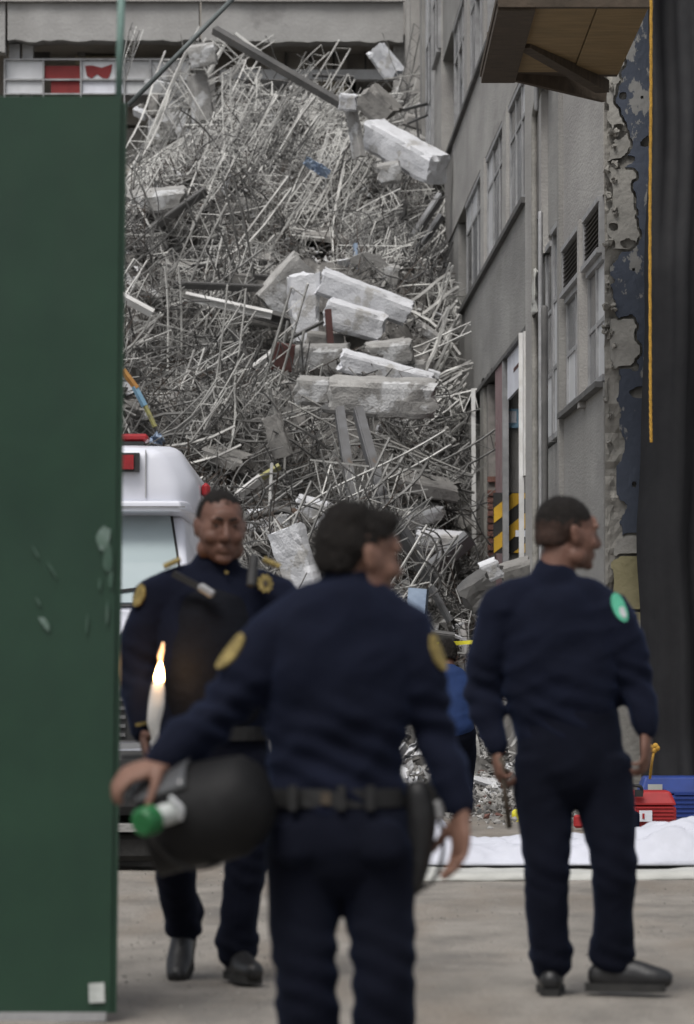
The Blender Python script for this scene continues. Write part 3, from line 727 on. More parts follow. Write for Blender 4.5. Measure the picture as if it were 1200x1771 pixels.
def heap(x, y, fine=True):
    z = interp(y + (1.6 * N((x, 0, 3), .55, 2) + .5 * N((x, 0, 3), 1.9, 2)) * min(1, max(0, (y - 36) / 3)), PROF); t = interp(x, TOP)
    z = min(z, t) if z < t - .8 else t - .8 + .8 * math.tanh((z - t + .8) / .8 * 1.0)
    for hx_, hy_, r_, dp_ in HOLLOWS:
        q = ((x - hx_) / r_) ** 2 + ((y - hy_) / (r_ * 2.2)) ** 2
        if q < 4: z -= dp_ * math.exp(-q * 1.2)
    if x > 1.0 and 38 < y < 56: z -= 1.3 * min(1, (x - 1.0) / .3) * min(1, (y - 38) / 4, (56 - y) / 3)
    if x > .35 and y < 58:                                   # hollow beside the building
        z -= .9 * min(1, (x - .35) / .5) * max(0, min(1, (y - 34) / 6)) * max(0, min(1, (58 - y) / 8))
    if x < -1.0 and y < 46: z -= 0.25
    if fine:
        z += .50 * N((x, y, 0), .8, 1) + .30 * N((x, y * .6, 0), 2.1, 2) + .14 * N((x, y, 0), 5, 3)
        a = N((x, y, 0), 1.2, 7); z += -.45 * max(0, a - .12)
    if y < 35.5: z = z * max(0, (y - 33) / 2.5) - .02
    return max(z, -.04) if y < 38 else z
bm = bmesh.new()
hx = [-9.5 + i * .1 for i in range(120)]; hy = [33 + i * .13 for i in range(300)]
hx = [x for x in hx if x < 2.4]
G = [[bm.verts.new((x + .05 * N((x, y, 1), 3), y, heap(x, y) + .06 * N((x, y, 2), 9))) for x in hx] for y in hy]
for a, c in zip(G, G[1:]):
    for i in range(len(hx) - 1): bm.faces.new((a[i], a[i + 1], c[i + 1], c[i]))
build('rubble_heap', bm, M['heap'], kind='stuff')
def on(px, py, lift=0.0, dmin=33.2, dmax=70):
    """where the line of sight meets the heap"""
    d = dmin
    while d < dmax:
        p = P(px, py, d)
        if heap(p.x, p.y) + lift >= p.z: return p
        d += .15
    return P(px, py, min(dmax, 66))
def depth(px, py, dd=0): return on(px, py).y + dd

# --- open web joists: two chords and one continuously bent web rod
def joist_mesh(L, H, pitch, t, bend, seed):
    r = random.Random(seed); n = int(L / pitch)
    def cp(s, side):
        u = s / L
        return Vector((s - L / 2, bend * math.sin(u * 3.0) + .0 * side, side * H / 2 + bend * .6 * math.sin(u * 5 + seed)))
    meshes = []
    for side in (-1, 1):
        b = bmesh.new(); k = max(3, n // 2)
        for i in range(k): bar(b, cp(L * i / k, side), cp(L * (i + 1) / k * .999 + .001, side), t, t, n=4)
        me = bpy.data.meshes.new('chord'); b.to_mesh(me); b.free(); meshes.append(me)
    b = bmesh.new(); prev = cp(0, -1)
    for i in range(1, n + 1):
        p = cp(L * i / n, 1 if i % 2 else -1) + Vector((0, r.uniform(-.02, .02), 0)); bar(b, prev, p, t * .62, n=3); prev = p
    me = bpy.data.meshes.new('web_rod'); b.to_mesh(me); b.free(); meshes.append(me)
    return meshes
JP = [joist_mesh(L, H, p, t, bd, i) for i, (L, H, p, t, bd) in enumerate([(3.2, .30, .20, .023, .05), (2.4, .26, .15, .021, .14), (4.0, .30, .18, .024, .10), (1.6, .24, .13, .020, .06), (2.0, .30, .16, .028, .22), (2.6, .50, .15, .030, .05), (1.3, .28, .13, .045, .10)])]
JN = 0
def shade(m): return {'pale_steel': 'pale', 'pale_steel2': 'grey', 'chunk': 'pale grey', 'chunk_white': 'white', 'concrete': 'dark grey'}[m]
def region(px, py):
    if py < 235: return 'on the crest ' + ('left of the long dark girder' if px < 430 else 'right of the long dark girder')
    if py < 440:
        return ('on the upper slope near the green gate' if px < 330 else 'on the upper slope left of the blue strip' if px < 530 else 'on the upper slope below the long white beam' if px < 700 else 'in the dark corner under the long white beam')
    if py < 600: return 'left of the central pile of beams' if px < 480 else 'among the central pile of beams' if px < 700 else 'between the central pile and the grey building'
    if py < 740: return ('beside the green gate above the ambulance' if px < 330 else 'left of the big grey beam' if px < 520 else 'around the big grey beam' if px < 700 else 'right of the big grey beam by the building')
    if py < 900: return 'right behind the ambulance roof' if px < 400 else 'left of the two steel posts' if px < 580 else 'between the two steel posts and the building foot'
    return 'low on the heap behind the officers' if px < 680 else 'low on the heap near the yellow tape'
CAPS = [((480, 520), (530, 460), 40), ((524, 470), (528, 590), 38), ((556, 486), (705, 542), 30), ((565, 545), (662, 568), 34), ((640, 610), (712, 606), 28), ((480, 622), (745, 655), 30), ((514, 676), (750, 690), 40), ((614, 425), (616, 490), 16), ((640, 225), (762, 300), 36), ((632, 162), (672, 202), 32), ((612, 168), (616, 272), 18),
        ((588, 715), (614, 885), 19), ((620, 715), (668, 885), 19), ((495, 905), (525, 1010), 40), ((520, 880), (560, 896), 34), ((440, 900), (490, 898), 22), ((725, 932), (800, 940), 22), ((682, 905), (745, 1000), 16), ((716, 1010), (812, 930), 20), ((724, 1018), (718, 1088), 20), ((254, 402), (356, 330), 10), ((371, 52), (600, 186), 10), ((320, 512), (470, 545), 11), ((656, 500), (762, 338), 12), ((411, 858), (484, 806), 9), ((470, 720), (492, 790), 20), ((655, 300), (692, 296), 20), ((535, 283), (565, 297), 10), ((205, 510), (264, 542), 8), ((212, 640), (262, 735), 7), ((410, 658), (484, 602), 10)]
def blocked(px, py):
    for a, c, r in CAPS:
        dx, dy = c[0] - a[0], c[1] - a[1]; t = max(0, min(1, ((px - a[0]) * dx + (py - a[1]) * dy) / (dx * dx + dy * dy)))
        if (px - a[0] - dx * t) ** 2 + (py - a[1] - dy * t) ** 2 < r * r: return True
    return False
def joist(p, d, up, which=None, m='pale_steel', label=None, group='bent steel joists of the collapsed roof', sc=1.0, name='steel_joist'):
    global JN
    d = d.normalized(); up = Vector(up); s = d.cross(up)
    if s.length < .05: s = d.cross(Vector((0, 1, .2)))
    s.normalize(); u = s.cross(d).normalized()
    ms = JP[JN % len(JP) if which is None else which]; JN += 1
    e = bpy.data.objects.new(name, None); COL.objects.link(e); e.empty_display_size = .1
    mw = Matrix((( *(d * sc), 0), (*(s * -sc), 0), (*(u * sc), 0), (0, 0, 0, 1))).transposed()
    mw.translation = p; e.matrix_world = mw
    tag(e, label or 'bent pale steel joist with zigzag web among the many in the tangle', 'joist', group)
    for me, nm in zip(ms, ('chord', 'chord', 'web_rod')):
        o = bpy.data.objects.new(nm, me); COL.objects.link(o); o.parent = e
        if not me.materials: me.materials.append(M[m])
        if me.materials[0] != M[m]:
            o.material_slots[0].link = 'OBJECT'; o.material_slots[0].material = M[m]
def dirpx(px, py, ang, rise=0.0, d=55):
    """direction in the place that reads at this angle in a view from the street; rise tips it in depth"""
    a = math.radians(ang)
    return Vector((math.cos(a), rise, math.sin(a)))
# fins of parallel joists, upper left to middle
LU = 'pale steel joist leaning in the parallel row of fins on the upper slope'
GU = 'parallel joists standing in rows on the upper slope'
rows_ = [((240, 50), (215, 130)), ((300, 95), (232, 250)), ((372, 80), (222, 365)), ((330, 170), (245, 300)), ((440, 110), (300, 330)), ((425, 210), (350, 330)), ((480, 150), (370, 330)), ((520, 190), (425, 360)), ((560, 200), (460, 350)), ((590, 230), (520, 380)),
         ((350, 200), (270, 330)), ((400, 150), (330, 260)), ((300, 230), (250, 310)), ((640, 260), (560, 380)), ((615, 215), (545, 330)), ((470, 230), (400, 350)), ((385, 260), (310, 400)), ((555, 270), (490, 400))]
for i, (a, c) in enumerate(rows_):
    for k in range(4 if (a[0] + c[0]) / 2 > 310 else 2):
        off = Vector((random.uniform(-16, 16), random.uniform(-12, 12), 0)); 
        dm = depth((a[0] + c[0]) / 2, max(140, (a[1] + c[1]) / 2)) - .35 - .45 * k + random.uniform(-.2, .2)
        A, B_ = P(a[0] + off.x, a[1] + off.y, dm + .5), P(c[0] + off.x, c[1] + off.y, dm - .3)
        v = A - B_; joist((A + B_) / 2, v, (random.uniform(-1, -.2), random.uniform(-.8, .3), .6), which=[0, 3, 1, 2][k], label='pale parallel joist in a leaning row ' + region(*a) if region(*a) == region(*c) else 'pale parallel joist in a leaning row from the %s down' % ('crest left of the dark girder' if a[0] < 430 else 'crest right of the dark girder'), group=GU, sc=v.length * random.uniform(.9, 1.15) / [3.2, 1.6, 2.4, 4.0][k], m='pale_steel' if random.random() < .75 else 'pale_steel2')
# bundle at left
for k in range(11):
    d_ = depth(265, 300) - 1.3 - .1 * k
    A, B_ = P(322 - k * 3.5, 246 + k * 5, d_ + .3), P(205, 322 + k * 9, d_ - .4); v = A - B_
    joist((A + B_) / 2, v, (.2, -.9, .5), which=3, sc=v.length / 1.6, label='pale parallel joist in the tight bundle fanning out by the green gate', group='tight bundle of joists at the left')
# heavy pale zigzags beside the building at right
for k in range(34):
    px, py = random.uniform(705, 790), random.uniform(410, 800)
    p = on(px, py); p.y -= .5; a = random.choice([25, 35, -20, 40, 55, -35])
    joist(p, dirpx(0, 0, a + random.uniform(-12, 12), random.uniform(-.4, .4)), rv(), which=random.choice([6, 6, 4, 3]), sc=random.uniform(.5, .85),
          label='short kinked pale joist ' + ('beside the lowest row of upper windows' if py < 530 else 'against the blank wall of the grey building' if py < 680 else 'by the broken doorway of the grey building'), group='kinked joists beside the building')
# the rest of the tangle
cnt = 0
while cnt < 180:
    px, py = random.uniform(190, 800), random.uniform(150, 1090)
    if py > 850 and random.random() < .55: continue
    if px > 560 and 460 < py < 700 and random.random() < .8: continue
    if blocked(px, py) or (px < 335 and py < 250): continue
    p = on(px, py); p.z += random.uniform(-.12, .25); p.y -= random.uniform(.1, .6)
    nz_ = noise.noise(Vector((px * .008, py * .008, 3)))
    a = 55 + nz_ * 140 + random.gauss(0, 22)
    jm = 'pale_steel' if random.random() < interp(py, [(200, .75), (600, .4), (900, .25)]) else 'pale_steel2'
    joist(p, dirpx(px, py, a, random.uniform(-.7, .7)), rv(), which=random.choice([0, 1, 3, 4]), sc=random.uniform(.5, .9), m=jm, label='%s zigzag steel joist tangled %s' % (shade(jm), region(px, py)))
    cnt += 1
# regular hanging zigzags, two rows at left
for k, (x0, y0, x1, y1) in enumerate(((218, 392, 330, 400), (300, 398, 400, 404), (380, 400, 480, 398), (225, 430, 340, 436), (330, 436, 450, 440), (250, 520, 340, 524), (320, 530, 420, 548), (390, 540, 482, 566), (222, 560, 330, 585), (300, 590, 420, 620), (225, 640, 330, 660), (520, 390, 600, 384), (610, 690, 700, 800), (560, 730, 585, 820))):
    d_ = depth((x0 + x1) / 2, (y0 + y1) / 2) - .7; A, B_ = P(x0, y0, d_), P(x1, y1, d_ + random.uniform(-.3, .3)); v = B_ - A
    joist((A + B_) / 2, v, (0, -.3, 1), which=5, sc=v.length / 2.6, m='pale_steel' if k % 3 else 'pale_steel2', label='joist with wide regular zigzags ' + region((x0 + x1) / 2, (y0 + y1) / 2), group='joists hanging like combs on the slope')
# --- loose bent rods, thousands
def rods(name, cnt, t0, t1, l0, l1, m, dens, seed, cl=7):
    rnd = random.Random(seed); vs, fs = [], []
    n = 0
    while n < cnt:
        x = rnd.uniform(-6.5, 1.5); y = 34.5 + 29.5 * rnd.random()
        if x < -3.9 and rnd.random() < .6: continue
        z = heap(x, y); py = 1160 - (z - 1.11) / y * F; px = 600 + x / y * F
        if rnd.random() > dens(px, py): continue
        if px < 335 and py < 262: continue
        if blocked(px, py - 8) and rnd.random() < .93: continue
        cl_n = noise.noise(Vector((px * .012, py * .012, 40)))
        if noise.noise(Vector((px * .017, py * .022, 60))) < -.22 and rnd.random() < .8: continue
        if seed in (11, 12) and cl_n < -.12 and rnd.random() < .75: continue
        if seed == 14 and cl_n > .12 and rnd.random() < .6: continue
        nz_ = noise.noise(Vector((px * .01, py * .01, seed)))
        pale = seed in (11, 12, 13)
        a0 = (62 + nz_ * 60 + rnd.gauss(0, 12)) if pale else (60 + nz_ * 170 + rnd.gauss(0, 20)); ri = rnd.uniform(-.8, .8)
        lift = abs(rnd.gauss(0, .15))
        def seg(p0, p1, t, kink=0.0):
            d = (p1 - p0); L = d.length
            if L < 1e-4: return
            d /= L; s = d.cross(Vector((rnd.random(), rnd.random(), rnd.random()))).normalized(); u = s.cross(d)
            kk = Vector((rnd.uniform(-1, 1), rnd.uniform(-1, 1), rnd.uniform(-1, 1))) * L * kink
            b = len(vs); pts = (p0, (p0 + p1) / 2 + kk, p1) if kink else (p0, p1)
            for q in pts:
                for j in range(3):
                    an = 2.094 * j; vs.append(tuple(q + s * math.cos(an) * t + u * math.sin(an) * t))
            for r_ in range(0, 3 * (len(pts) - 1), 3):
                for j in range(3):
                    j2 = (j + 1) % 3; fs.append((b + r_ + j, b + r_ + j2, b + r_ + 3 + j2, b + r_ + 3 + j))
        t = rnd.uniform(t0, t1) * .5; c = Vector((x, y, z + lift))
        if rnd.random() < (.72 if pale else .45):
            # remains of a lattice: two lines and the zigzag between them
            a = math.radians((a0 if py < 370 else a0 - 52 if pale else a0) + rnd.gauss(0, 9)); d = Vector((math.cos(a), ri, math.sin(a))).normalized()
            u = d.cross(Vector((rnd.uniform(-.4, .4), -1, rnd.uniform(-.4, .4)))).normalized(); h = rnd.uniform(.08, .19) if pale else rnd.uniform(.07, .14); pi = rnd.uniform(.05, .10); k = rnd.randint(7, 15)
            L = k * pi; p0 = c - d * L / 2; prev = p0 - u * h
            for i in range(1, k + 1):
                q = p0 + d * pi * i + u * h * (1 if i % 2 else -1) + Vector((rnd.gauss(0, .012), rnd.gauss(0, .02), rnd.gauss(0, .012)))
                seg(prev, q, t * .8); prev = q; n += 1
            if rnd.random() < .7: seg(p0 - u * h - d * .05, p0 - u * h + d * (L + .05), t * 1.15, .02)
            if rnd.random() < .7: seg(p0 + u * h - d * .05, p0 + u * h + d * (L + .05), t * 1.15, .02)
            n += 2
        else:
            for k in range(cl):
                a = math.radians(a0 + (rnd.choice((38, -38)) if k % 2 else 0) + rnd.gauss(0, 9)); L = rnd.uniform(l0, l1) * (.6 if k % 2 else 1)
                d = Vector((math.cos(a), ri + rnd.uniform(-.3, .3), math.sin(a))).normalized()
                q = c + Vector((rnd.gauss(0, .15), rnd.gauss(0, .18), rnd.gauss(0, .12)))
                seg(q - d * L / 2, q + d * L / 2, t, .08); n += 1
    raw(name, vs, fs, M[m], kind='stuff')
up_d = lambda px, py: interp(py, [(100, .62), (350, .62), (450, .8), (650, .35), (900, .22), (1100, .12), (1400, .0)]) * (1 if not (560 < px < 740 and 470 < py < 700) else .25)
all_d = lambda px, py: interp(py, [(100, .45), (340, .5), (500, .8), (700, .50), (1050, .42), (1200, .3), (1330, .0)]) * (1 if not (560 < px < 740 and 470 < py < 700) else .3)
rods('pale_rods', 8500, .010, .019, .18, .6, 'pale_steel', up_d, 11)
rods('pale_thin_rods', 7000, .007, .012, .2, .9, 'pale_steel', up_d, 12)
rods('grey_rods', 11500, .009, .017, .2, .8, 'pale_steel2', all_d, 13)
dark_d = lambda px, py: interp(py, [(100, .4), (500, .8), (700, 1), (1050, 1), (1200, .4), (1330, .0)])  # dark rods gather lower down, painting in the shade of the heap
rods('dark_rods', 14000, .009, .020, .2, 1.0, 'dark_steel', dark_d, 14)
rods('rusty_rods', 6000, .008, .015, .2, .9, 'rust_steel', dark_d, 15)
# --- long bent reinforcing bars
def bent_bars(name, cnt, m, seed, r0, r1):
    rnd = random.Random(seed); b = bmesh.new(); n = 0
    while n < cnt:
        px, py = rnd.uniform(200, 795), rnd.uniform(150, 1090)
        if blocked(px, py) or (px < 335 and py < 260): continue
        p = on(px, py); p.y -= rnd.uniform(.0, .5); a = rnd.uniform(0, 6.28); d = Vector((math.cos(a), rnd.uniform(-.5, .3), math.sin(a) * .8)); c = rnd.gauss(0, .35); pts = []
        for k in range(7):
            pts.append(p.copy()); p = p + d.normalized() * rnd.uniform(.10, .24); a += c + rnd.gauss(0, .25); d = Vector((math.cos(a), d.y + rnd.gauss(0, .15), math.sin(a) * .8 - .05))
        r = rnd.uniform(r0, r1)
        tube(b, pts, [r] * 7, k=2, n=4, round_ends=False); n += 1
    o = build(name, b, M[m], kind='stuff'); return o
bent_bars('bent_rebar', 420, 'dark_steel', 51, .006, .012); bent_bars('bent_wire', 260, 'pale_steel2', 52, .005, .009)
# --- crumbs
def crumbs(name, cnt, lo, hi, m, dens, seed):
    rnd = random.Random(seed); vs, fs = [], []; n = 0
    while n < cnt:
        x = rnd.uniform(-6, 1.45); y = 33.6 + 31 * rnd.random(); z = heap(x, y); py = 1160 - (z - 1.11) / y * F
        if rnd.random() > dens(0, py): continue
        shard(vs, fs, Vector((x, y, z + abs(rnd.gauss(0, .06)))), rnd.uniform(lo, hi) * (1 + rnd.random() ** 6 * 2), .6); n += 1
    raw(name, vs, fs, M[m], kind='stuff')
crumbs('concrete_crumbs', 26000, .010, .042, 'chunk', lambda a, b_: interp(b_, [(100, .9), (500, .5), (700, .25), (950, .3), (1400, 1)]), 21)
crumbs('dark_crumbs', 16000, .015, .06, 'heap', lambda a, b_: .8, 22)
crumbs('plaster_crumbs', 3000, .010, .035, 'chunk', lambda a, b_: interp(b_, [(100, .5), (600, .25), (1000, .6), (1400, 1)]), 23)
crumbs('brick_crumbs', 900, .012, .035, 'brick', lambda a, b_: interp(b_, [(700, .05), (1000, .6), (1400, 1)]), 24)

# --- flat shards of board, plaster and sheet metal in the tangle
for nm, mt, cnt, sd in (('board_shards', 'chunk', 900, 31), ('dark_shards', 'heap', 1100, 32), ('white_shards', 'chunk_white', 260, 33)):
    rnd = random.Random(sd); vs, fs = [], []; n = 0
    while n < cnt:
        x = rnd.uniform(-6, 1.4); y = 34 + 30 * rnd.random(); z = heap(x, y) + rnd.uniform(-.02, .10); py = 1160 - (z - 1.11) / y * F; px = 600 + x / y * F
        if blocked(px, py): continue
        if sd != 32 and rnd.random() > interp(py, [(150, 1), (450, .6), (700, .25), (950, .5), (1300, 1)]): continue
        q = Quaternion((rnd.gauss(0, 1), rnd.gauss(0, 1), rnd.gauss(0, 1)), rnd.uniform(0, 6)); w_, h_ = rnd.uniform(.05, .26), rnd.uniform(.03, .13); b0 = len(vs)
        k = rnd.randint(4, 6); ring = []
        for i in range(k):
            an = 6.283 * i / k + rnd.uniform(-.3, .3); ring.append(Vector((math.cos(an) * w_, math.sin(an) * h_, 0)))
        for o_ in (.012, -.012):
            for p in ring: vs.append(tuple(Vector((x, y, z)) + q @ (p + Vector((0, 0, o_)))))
        fs.append(tuple(b0 + i for i in range(k))); fs.append(tuple(b0 + k + i for i in range(k))[::-1])
        for i in range(k): fs.append((b0 + i, b0 + k + i, b0 + k + (i + 1) % k, b0 + (i + 1) % k))
        n += 1
    raw(nm, vs, fs, M[mt], kind='stuff')

# --- broken blocks and beams
def block_bm(a, c, w_, h_, rough=.02, up=(0, -.25, 1), roll=0, taper=1.0, seed=0):
    """broken rectangular length of concrete from a to c, chipped at edges and ends"""
    a, c = Vector(a), Vector(c); d = c - a; L = d.length; d.normalize(); up = Vector(up)
    s = d.cross(up)
    if s.length < .1: s = d.cross(Vector((0, 1, 0)))
    s.normalize(); u = s.cross(d).normalized()
    q = Quaternion(d, roll); s = q @ s; u = q @ u
    b = bmesh.new(); bmesh.ops.create_cube(b, size=1)
    cut = max(3, min(26, int(L / .07)))
    bmesh.ops.subdivide_edges(b, edges=[e for e in b.edges if abs((e.verts[0].co - e.verts[1].co).x) > .5], cuts=cut, use_grid_fill=True)
    bmesh.ops.subdivide_edges(b, edges=[e for e in b.edges if abs((e.verts[0].co - e.verts[1].co).x) < .01], cuts=5, use_grid_fill=True)
    for v in b.verts:
        x, y, z = v.co
        edge = (abs(y) > .45) + (abs(z) > .45); end = abs(x) > .49
        k = 1 - (1 - taper) * (x + .5)
        r = .93 if edge == 2 else 1
        p = a + d * ((x + .5) * L) + s * y * w_ * k * r + u * z * h_ * k * r
        n1 = N(p, 2.6, seed) ; n2 = N(p, 7, seed + 3)
        p += (s * y + u * z).normalized() * (rough * (n1 * .9 + n2 * .7)) if (abs(y) + abs(z)) > .3 else Vector()
        if end: p += d * (1 if x > 0 else -1) * (.10 * min(1, w_ * 2) * (N((y * 3 + seed, z * 3, x), 1, seed) + .4 * N((y * 8, z * 8, x), 1, seed)))
        if edge == 2 and N(p, 4, seed + 9) > .18: p -= (s * y + u * z) * .09 * max(w_, h_)
        v.co = p
    bmesh.ops.triangulate(b, faces=b.faces)
    return b
def blk(x0, y0, x1, y1, wpx, m, label, cat='concrete block', hpx=None, dd=-.3, dd2=None, name='concrete_block', rough=.02, group=None, roll=0, seed=None, taper=1, D=None):
    mx, my = (x0 + x1) / 2, (y0 + y1) / 2
    d = (D or depth(mx, my) - .45) + dd; s = F / d
    a, c = P(x0, y0, d), P(x1, y1, d + (dd2 or 0)); b = block_bm(a, c, (hpx or wpx) / s, wpx / s, rough, roll=roll, seed=seed if seed is not None else x0 * .37, taper=taper)
    return tag(build(name, b, M[m], origin=(a + c) / 2), label, cat, group)
blk(646, 232, 757, 294, 54, 'chunk_white', 'long white faced beam sloping down to the wall at upper right', 'beam', hpx=44, dd=0, D=55.6, dd2=-1.0, name='concrete_beam')
blk(632, 162, 672, 202, 48, 'concrete', 'grey squarish block resting on top of the long white beam', hpx=55, dd=0, D=56.2)
blk(603, 168, 622, 272, 25, 'chunk', 'narrow pale slab hanging upright left of the long white beam', 'slab', hpx=14, dd=0, D=55.2, name='concrete_slab')
blk(588, 176, 615, 178, 30, 'chunk_white', 'small white lump at the head of the hanging narrow slab', dd=0, D=55.0)
blk(655, 302, 692, 296, 36, 'chunk', 'small pale wedge below the long white beam', dd=0, D=54.8)
blk(466, 530, 530, 458, 66, 'chunk', 'tilted pale slab leaning at the left of the central pile', 'slab', hpx=30, dd=-.7, name='concrete_slab')
blk(524, 476, 528, 588, 60, 'chunk_white', 'upright white block in the middle of the central pile', hpx=55, dd=-1.0, taper=.75)
blk(556, 486, 705, 542, 44, 'chunk_white', 'white beam slanting down right at the top of the central pile', 'beam', hpx=50, dd=-1.1, name='concrete_beam')
blk(565, 540, 662, 568, 50, 'chunk_white', 'short white beam directly under the slanting white beam', 'beam', hpx=50, dd=-1.3, name='concrete_beam')
blk(614, 422, 616, 492, 32, 'blue_sheet', 'upright bluish white panel above the central pile', 'panel', hpx=5, dd=-2.2, name='wall_panel', rough=.01)
blk(625, 470, 690, 478, 36, 'chunk', 'grey slab behind the bluish upright panel', 'slab', dd=-.2, name='concrete_slab')
blk(478, 622, 600, 618, 46, 'chunk', 'pale left length of the broken beam with a maroon end', 'beam', hpx=50, dd=-1.9, name='concrete_beam')
blk(590, 622, 745, 660, 38, 'chunk_white', 'white topped beam wedge lying across the big grey beam', 'beam', hpx=55, dd=-2.2, name='concrete_beam', taper=.7)
blk(472, 615, 507, 620, 48, 'maroon', 'maroon painted board at the left end of the pale beam', 'board', hpx=8, dd=-2.4, name='painted_board', rough=.01)
blk(514, 674, 572, 677, 46, 'chunk', 'left broken end piece of the big grey beam', 'beam', hpx=55, dd=-1.6, name='concrete_beam')
blk(572, 682, 750, 690, 62, 'chunk', 'big grey beam lying level at the foot of the central pile', 'beam', hpx=70, dd=-1.6, name='concrete_beam', rough=.026)
blk(634, 612, 712, 606, 42, 'chunk', 'grey block on the right of the central pile', dd=-.9)
blk(668, 640, 735, 636, 26, 'chunk', 'thin grey slab end between block and big beam', 'slab', dd=-1.1, name='concrete_slab')
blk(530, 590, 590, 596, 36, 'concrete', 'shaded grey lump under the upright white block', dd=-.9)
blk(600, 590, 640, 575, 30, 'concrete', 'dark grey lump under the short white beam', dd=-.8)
blk(740, 645, 760, 650, 14, 'chunk_white', 'little white chip at the right end of the big grey beam', dd=-1.2)
blk(720, 560, 760, 590, 18, 'chunk', 'small pale chip right of the central pile', dd=-.6)
blk(470, 720, 492, 790, 38, 'concrete', 'ragged grey slab hanging in the dark below the central pile', 'slab', hpx=12, dd=-.6, name='concrete_slab')
blk(492, 915, 528, 1020, 68, 'chunk_white', 'tall white wall slab leaning behind the officers', 'slab', hpx=30, dd=-1.7, name='wall_slab', rough=.03)
blk(512, 880, 568, 896, 50, 'chunk_white', 'bright white block above the leaning wall slab', dd=-1.6, hpx=45)
blk(430, 900, 498, 898, 34, 'chunk_white', 'white broken slab just right of the first officer head', 'slab', dd=-.5, hpx=40, name='wall_slab')
blk(722, 932, 802, 940, 34, 'chunk_white', 'flat white broken slab near the foot of the damaged wall', 'slab', dd=-.6, hpx=50, name='concrete_slab')
blk(628, 872, 690, 868, 26, 'chunk', 'grey lump above the hair of the middle officer', dd=-.4)
blk(560, 705, 650, 714, 9, 'dark_steel', 'dark steel plate under the big grey beam', 'plate', hpx=60, dd=-1.9, name='steel_plate', rough=.01)
blk(330, 98, 372, 92, 38, 'chunk', 'pale broken lump on the crest at upper left', dd=-.6)
blk(340, 130, 352, 210, 30, 'chunk', 'pale upright lump under the crest at upper left', dd=-.4)
blk(250, 150, 320, 160, 26, 'back_white', 'white flat slab lying on the far crest', 'slab', dd=0, D=66, name='concrete_slab', hpx=10)
blk(395, 480, 470, 490, 22, 'concrete', 'grey lump on the left of the central pile', dd=-.2)
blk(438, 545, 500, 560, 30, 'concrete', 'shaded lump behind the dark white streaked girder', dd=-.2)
blk(806, 1040, 850, 1010, 60, 'dark_steel', 'dark crumpled cabinet by the foot of the building', 'cabinet', hpx=40, dd=0, D=36.2, name='crushed_cabinet', rough=.05)
blk(834, 992, 862, 980, 34, 'chunk_white', 'pale rock leaning on the white door post', 'rock', dd=0, D=37.5, name='concrete_rock')
blk(872, 1000, 918, 985, 44, 'concrete', 'grey sloping rock behind the right officer neck', 'rock', dd=0, D=39.0, name='concrete_rock')
blk(700, 205, 760, 225, 22, 'concrete', 'grey slab at the top beside the building', 'slab', D=63, dd=0, name='concrete_slab')
blk(706, 235, 768, 262, 20, 'chunk', 'pale slab fragment under the top rebar', 'slab', D=62.5, dd=0, name='concrete_slab')
blk(650, 85, 685, 130, 34, 'chunk_white', 'broken white corner of the far column', 'column fragment', D=68.5, dd=0, name='column_fragment')
# floor slabs left hanging between the layers of steel
for i, (x0, y0, x1, y1, w_, dd_, mt, lb) in enumerate(((222, 352, 318, 340, 34, -.25, 'chunk', 'dusty pale floor slab behind the short dark girder at left'), (238, 300, 300, 318, 20, -.1, 'chunk', 'thin dusty slab under the tight bundle of joists'), (345, 282, 420, 290, 22, -.15, 'chunk', 'pale dusty slab in the middle of the upper slope'),
        (225, 462, 330, 470, 22, -.3, 'concrete', 'dark grey floor slab at the left end of the dark band'), (400, 458, 470, 448, 20, -.25, 'concrete', 'dark grey slab at the right end of the dark band'), (500, 400, 600, 412, 16, -.2, 'concrete', 'thin grey slab edge below the hanging joists'),
        (230, 690, 300, 712, 20, -.3, 'concrete', 'grey slab edge just above the ambulance roof'), (410, 700, 470, 690, 22, -.3, 'concrete', 'grey slab piece left of the big grey beam'), (690, 830, 790, 850, 26, -.3, 'concrete', 'grey floor slab right of the steel posts'), (700, 900, 760, 880, 22, -.3, 'chunk', 'pale slab piece above the flat white broken slab'),
        (360, 780, 420, 800, 22, -.2, 'concrete', 'grey slab chunk above the first officer head'), (530, 200, 580, 230, 20, -.1, 'chunk', 'pale slab chunk below the long dark girder'), (760, 880, 800, 920, 30, -.4, 'concrete', 'dark grey slab standing at the foot of the building'), (640, 1060, 700, 1080, 26, -.4, 'chunk', 'pale slab low behind the nearest officer shoulder'))):
    blk(x0, y0, x1, y1, w_, mt, lb, 'slab', hpx=90, dd=dd_, name='broken_slab', rough=.03, seed=i * 7.3)
# steel members
def steel(x0, y0, x1, y1, wpx, m, label, cat='steel beam', dd=-.6, dd2=0, name='steel_beam', D=None, prof='I', group=None):
    d = (D or depth((x0 + x1) / 2, (y0 + y1) / 2) - .35) + dd; s = F / d; a, c = P(x0, y0, d), P(x1, y1, d + dd2); w_ = wpx / s
    v = (c - a).normalized(); up = Vector((0, -.6, 1)); sd = v.cross(up).normalized(); u = sd.cross(v)
    b = bmesh.new(); t = max(.012, w_ * .14)
    if prof == 'I':
        bar(b, a + u * w_ * .45, c + u * w_ * .45, w_ * .8, t, up=up); bar(b, a - u * w_ * .45, c - u * w_ * .45, w_ * .8, t, up=up); bar(b, a, c, t, w_ * .8, up=up)
    elif prof == 'C':
        bar(b, a + u * w_ * .45, c + u * w_ * .45, w_ * .5, t, up=up); bar(b, a - u * w_ * .45, c - u * w_ * .45, w_ * .5, t, up=up); bar(b, a + sd * w_ * .27, c + sd * w_ * .27, t, w_ * .82, up=up)
    else: bar(b, a, c, w_, w_, up=up)
    return tag(build(name, b, M[m], origin=(a + c) / 2), label, cat, group)
